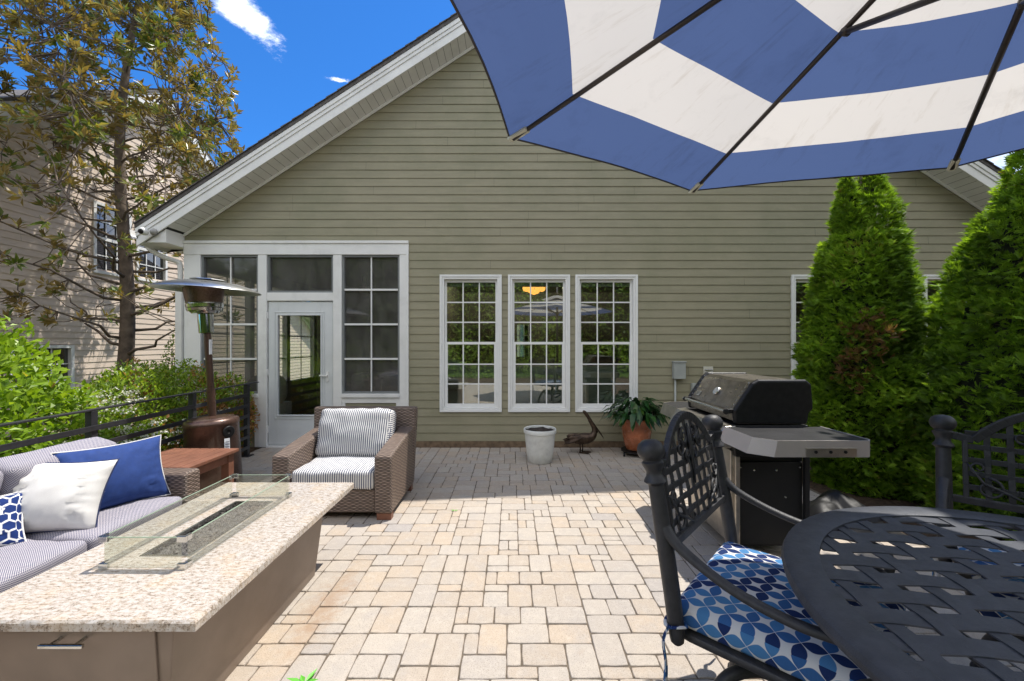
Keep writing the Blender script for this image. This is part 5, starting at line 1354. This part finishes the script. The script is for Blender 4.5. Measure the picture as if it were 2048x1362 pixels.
b.bar(bp(-PW, zb), bp(PW, zb), .022, .032)
for sg in (-1, 1):
    x = sg*.275; pts = [bp(x, z) for z in (zb, .8, .9, top_z(x)-.01)]
    for p, q in zip(pts, pts[1:]): b.bar(p, q, .018, .022, (0, 1, 0))
b.build('back_frame', m_cast, chr_, bevel=.004)
b = MB()
for k in range(1, 8):
    x = -.275+.55*k/8; zz = [zb+.01+(top_z(x)-zb-.02)*q/6 for q in range(7)]
    pts = [bp(x, z)+Vector((0, .0025*(1 if (q+k) % 2 else -1), 0)) for q, z in enumerate(zz)]
    for p, q in zip(pts, pts[1:]): b.bar(p, q, .0085, .021, (1, 0, 0))
for k in range(1, 6):
    z = zb+.06*k
    if z > 1.06: continue
    pts = [bp(-.275+.55*q/7, z)+Vector((0, .0025*(-1 if (q+k) % 2 else 1), 0)) for q in range(8)]
    for p, q in zip(pts, pts[1:]): b.bar(p, q, .0085, .024, (0, 0, 1))
b.build('back_lattice', m_cast, chr_, bevel=.002)
b = MB()
def scroll(cx, cz, r0, turns, dr, sg):
    pts = []
    for q in range(22):
        t = q/21; a = dr+sg*turns*2*pi*t; rr = r0*(1-.82*t); pts.append(bp(cx+rr*cos(a), cz+rr*sin(a))+Vector((0, .010, 0)))
    b.tube(pts, [.0065-.003*q/21 for q in range(22)], 6)
for sg in (-1, 1):
    scroll(sg*.05, 1.075, .034, 1.4, pi/2, -sg); scroll(sg*.105, 1.035, .034, 1.3, pi/2, sg); scroll(sg*.04, 1.0, .026, 1.2, -pi/2, sg)
    scroll(sg*.205, .80, .048, 1.4, pi/2, sg); scroll(sg*.235, .885, .03, 1.2, -pi/2, sg)
    b.tube([bp(sg*.27, .90)+Vector((0, .01, 0)), bp(sg*.22, .82)+Vector((0, .012, 0)), bp(sg*.15, .79)+Vector((0, .012, 0)), bp(sg*.08, .755)+Vector((0, .01, 0))], [.004, .006, .006, .004], 6)
b.tube([bp(0, 1.12)+Vector((0, .012, 0)), bp(0, 1.05)+Vector((0, .014, 0)), bp(0, .97)+Vector((0, .012, 0)), bp(0, .88)+Vector((0, .008, 0))], [.004, .010, .008, .003], 8)
b.build('scrollwork', m_cast, chr_, smooth=True)
for sg in (-1, 1):
    b = MB()
    pts = spline([(sg*PW, by(.82)-.0, .83), (sg*(PW+.012), by(.78)+.06, .765), (sg*(PW+.03), -.02, .70), (sg*(PW+.035), .14, .672), (sg*(PW+.03), .27, .672), (sg*(PW+.015), .335, .645), (sg*PW, .335, .59), (sg*(PW-.02), .285, .54), (sg*(PW-.035), .23, .47)], 5)
    b.tube(pts, [.024-.006*min(1, i/8) for i in range(len(pts))], 12, flat=.8); b.build('arm', m_cast, chr_, smooth=True)
b = MB(); b.cushion(.64, .60, .035, T(0, .08, .447), .017, 0, 8, 0); b.build('seat_frame', m_cast, chr_, smooth=True)
b = MB(); b.cushion(.635, .61, .085, T(0, .075, .507), .035, .022, 16, .007); b.build('seat_cushion', m_petal, chr_, smooth=True)
for sg in (-1, 1):
    b = MB(); z = .50
    b.tube([(sg*PW+.034*cos(a), by(z)+.034*sin(a), z+.006*sin(2*a)) for a in [2*pi*q/14 for q in range(15)]], .007, 6, flat=.6)
    p0 = Vector((sg*(PW+.032), by(z)-.012, z))
    b.tube(spline([p0, p0+Vector((sg*.012, -.012, -.05)), p0+Vector((sg*.004, -.01, -.13)), p0+Vector((sg*.010, -.012, -.20))], 5), .007, 5, flat=.35)
    b.tube(spline([p0, p0+Vector((-sg*.004, -.02, -.06)), p0+Vector((-sg*.014, -.012, -.16)), p0+Vector((-sg*.02, -.02, -.29))], 5), .008, 5, flat=.35); b.build('cushion_tie', m_petal, chr_, smooth=True)
b = MB(); b.lathe([(.09, .40), (.10, .43), (.10, .431)], 16, T(0, .08, 0)); b.lathe([(.035, .20), (.035, .40)], 14, T(0, .08, 0)); b.box(-.16, .16, .02, .14, .405, .428); b.build('swivel', m_cast, chr_, auto=40)
for k in range(4):
    a = k*pi/2+pi/4; u_ = Vector((cos(a), sin(a), 0)); c = Vector((0, .08, 0)); b = MB()
    b.tube(spline([c+u_*.02+Vector((0, 0, .24)), c+u_*.12+Vector((0, 0, .29)), c+u_*.23+Vector((0, 0, .27)), c+u_*.31+Vector((0, 0, .16)), c+u_*.345+Vector((0, 0, .03)), c+u_*.365+Vector((0, 0, .012))], 5), .023, 10); b.build('leg', m_cast, chr_, smooth=True)
chr_.location = CH1; chr_.rotation_euler = (0, 0, A1)
dup(chr_, CH2, A2, 'charcoal lattice back armchair in front of the wide arborvitae with the brown patch')

# ------------------------------------------------------------------ umbrella
UC = Vector((1.196, .769, 0)); UR, UE, UH = 1.517, 2.30, 2.665
um = thing('patio_umbrella', 'large blue and white striped octagonal umbrella over the round table', 'umbrella', (1.35, -.62, 0))
angs = [radians(97.7+45*k) for k in range(8)]
def ray(a, t):                      # t = 0 at the tip, 1 at the hub
    rr = UR*(1-t); return UC+Vector((cos(a)*rr, sin(a)*rr, UE+(UH-UE)*t-.03*sin(pi*t)*0))
b = MB(); NT_ = 20; NS = 10
for k in range(8):
    a0, a1 = angs[k], angs[(k+1) % 8] if k < 7 else angs[0]+2*pi
    vs = []
    for i in range(NT_+1):
        t = i/NT_*.97; p, q = ray(a0, t), ray(a1, t)
        for j in range(NS+1):
            s_ = j/NS; v = p.lerp(q, s_); v = v+(UC+Vector((0, 0, v.z))-v)*(.035*sin(pi*s_)*(1-t)**1.5); v.z -= .042*sin(pi*s_)*(1-t)*(.35+t)-.006*noise.noise(v*5.)*sin(pi*s_); vs.append(v)
    for i in range(NT_):
        band = int((i+.5)/NT_*.97/.2); b.add(vs[i*(NS+1):(i+2)*(NS+1)], [(j+1, j, NS+1+j, NS+2+j) for j in range(NS)], None, 0 if band % 2 == 0 else 1)
cn = b.build('canopy', [m_cblue, m_cwhite], um, smooth=True)
b = MB(); b.lathe([(.42, UE+.78*(UH-UE)+.05), (.3, UH-.02+.02), (.12, UH+.06), (.02, UH+.075)], 8, T(UC.x, UC.y, 0) @ RZ(angs[0]), cap=False); b.build('vent_flap', m_cwhite, cn)
hm = MB()
for k in range(8):
    a0, a1 = angs[k], angs[(k+1) % 8] if k < 7 else angs[0]+2*pi; p, q = ray(a0, 0), ray(a1, 0); pts = []
    for j in range(NS+1):
        s_ = j/NS; v = p.lerp(q, s_); v = v+(UC+Vector((0, 0, v.z))-v)*(.035*sin(pi*s_)); v.z -= .042*sin(pi*s_)*.35-.006*noise.noise(v*5.)*sin(pi*s_); pts.append(v)
    hm.tube(pts, .0042, 5)
hm.build('hem', m_rim, cn)
for k in range(8):
    a = angs[k]; dn = Vector((0, 0, -.016)); b = MB(); b.tube([ray(a, .012)+dn, ray(a, .98)+dn], .0105, 8, flat=.75); rb = b.build('rib', m_rim, um, smooth=True)
    b = MB(); p = ray(a, .0); q = ray(a, .062); b.bar(p+Vector((0, 0, -.012)), q+Vector((0, 0, -.016)), .036, .016); b.build('pocket_cap', m_cap, rb, bevel=.007)
    b = MB(); b.tube([ray(a, .60)+Vector((0, 0, -.026)), UC+Vector((cos(a)*.05, sin(a)*.05, 2.27))], .0125, 8, flat=.75); b.lathe([(.0, -.012), (.013, -.012), (.013, .012), (0, .012)], 10, T(*(ray(a, .60)+Vector((0, 0, -.026)))) @ RZ(a) @ RX(pi/2), cap=False); b.build('strut', m_rim, um, smooth=True)
foot = Vector((1.35, -.62, 0)); dv = (UC-foot); dv.z = 0
b = MB(); b.tube([foot+Vector((0, 0, .05)), foot+Vector((0, 0, 2.55))], .033, 16); b.build('mast', m_rim, um, smooth=True)
b = MB(); b.tube(spline([foot+Vector((0, 0, 2.45)), foot+dv*.2+Vector((0, 0, 2.85)), foot+dv*.6+Vector((0, 0, 3.02)), UC+Vector((0, 0, UH+.16)), UC+Vector((0, 0, UH+.06))], 6), .026, 12); b.build('arm', m_rim, um, smooth=True)
b = MB(); b.tube([UC+Vector((0, 0, 2.2)), UC+Vector((0, 0, UH+.08))], .02, 12); b.build('centre_tube', m_rim, um, smooth=True)
b = MB(); b.lathe([(.03, 2.23), (.055, 2.24), (.055, 2.29), (.03, 2.30)], 16, T(UC.x, UC.y, 0)); b.build('runner', m_rim, um, smooth=True)
b = MB(); b.lathe([(.02, UH-.05), (.06, UH-.045), (.06, UH), (.02, UH+.01)], 16, T(UC.x, UC.y, 0)); b.build('hub', m_rim, um, smooth=True)
b = MB(); b.box(foot.x-.4, foot.x+.4, foot.y-.4, foot.y+.4, .0, .05); b.build('base', m_rim, um, bevel=.015)

# ------------------------------------------------------------------ small things
lf = MB(); c = Vector((-.885, 1.745, .004))
for a, L_ in ((.2, .06), (1.2, .075), (2.3, .05), (3.0, .085), (-.9, .04)): leaf(lf, c, Vector((cos(a), sin(a), .18)), Vector((0, 0, 1)), L_, .022, .2)
tag(lf.build('fallen_leaf', m_green_leaf, origin=tuple(c)), 'bright green leaf lying on the pavers by the fire table', 'leaf')
lf = MB(); c2 = Vector((-.50, 3.55, .004))
for a in (.4, 2.6): leaf(lf, c2, Vector((cos(a), sin(a), .1)), Vector((0, 0, 1)), .035, .018, .2)
tag(lf.build('fallen_leaf', m_green_leaf, origin=tuple(c2)), 'tiny green leaf scrap on the pavers at the edge of the house shadow', 'leaf')
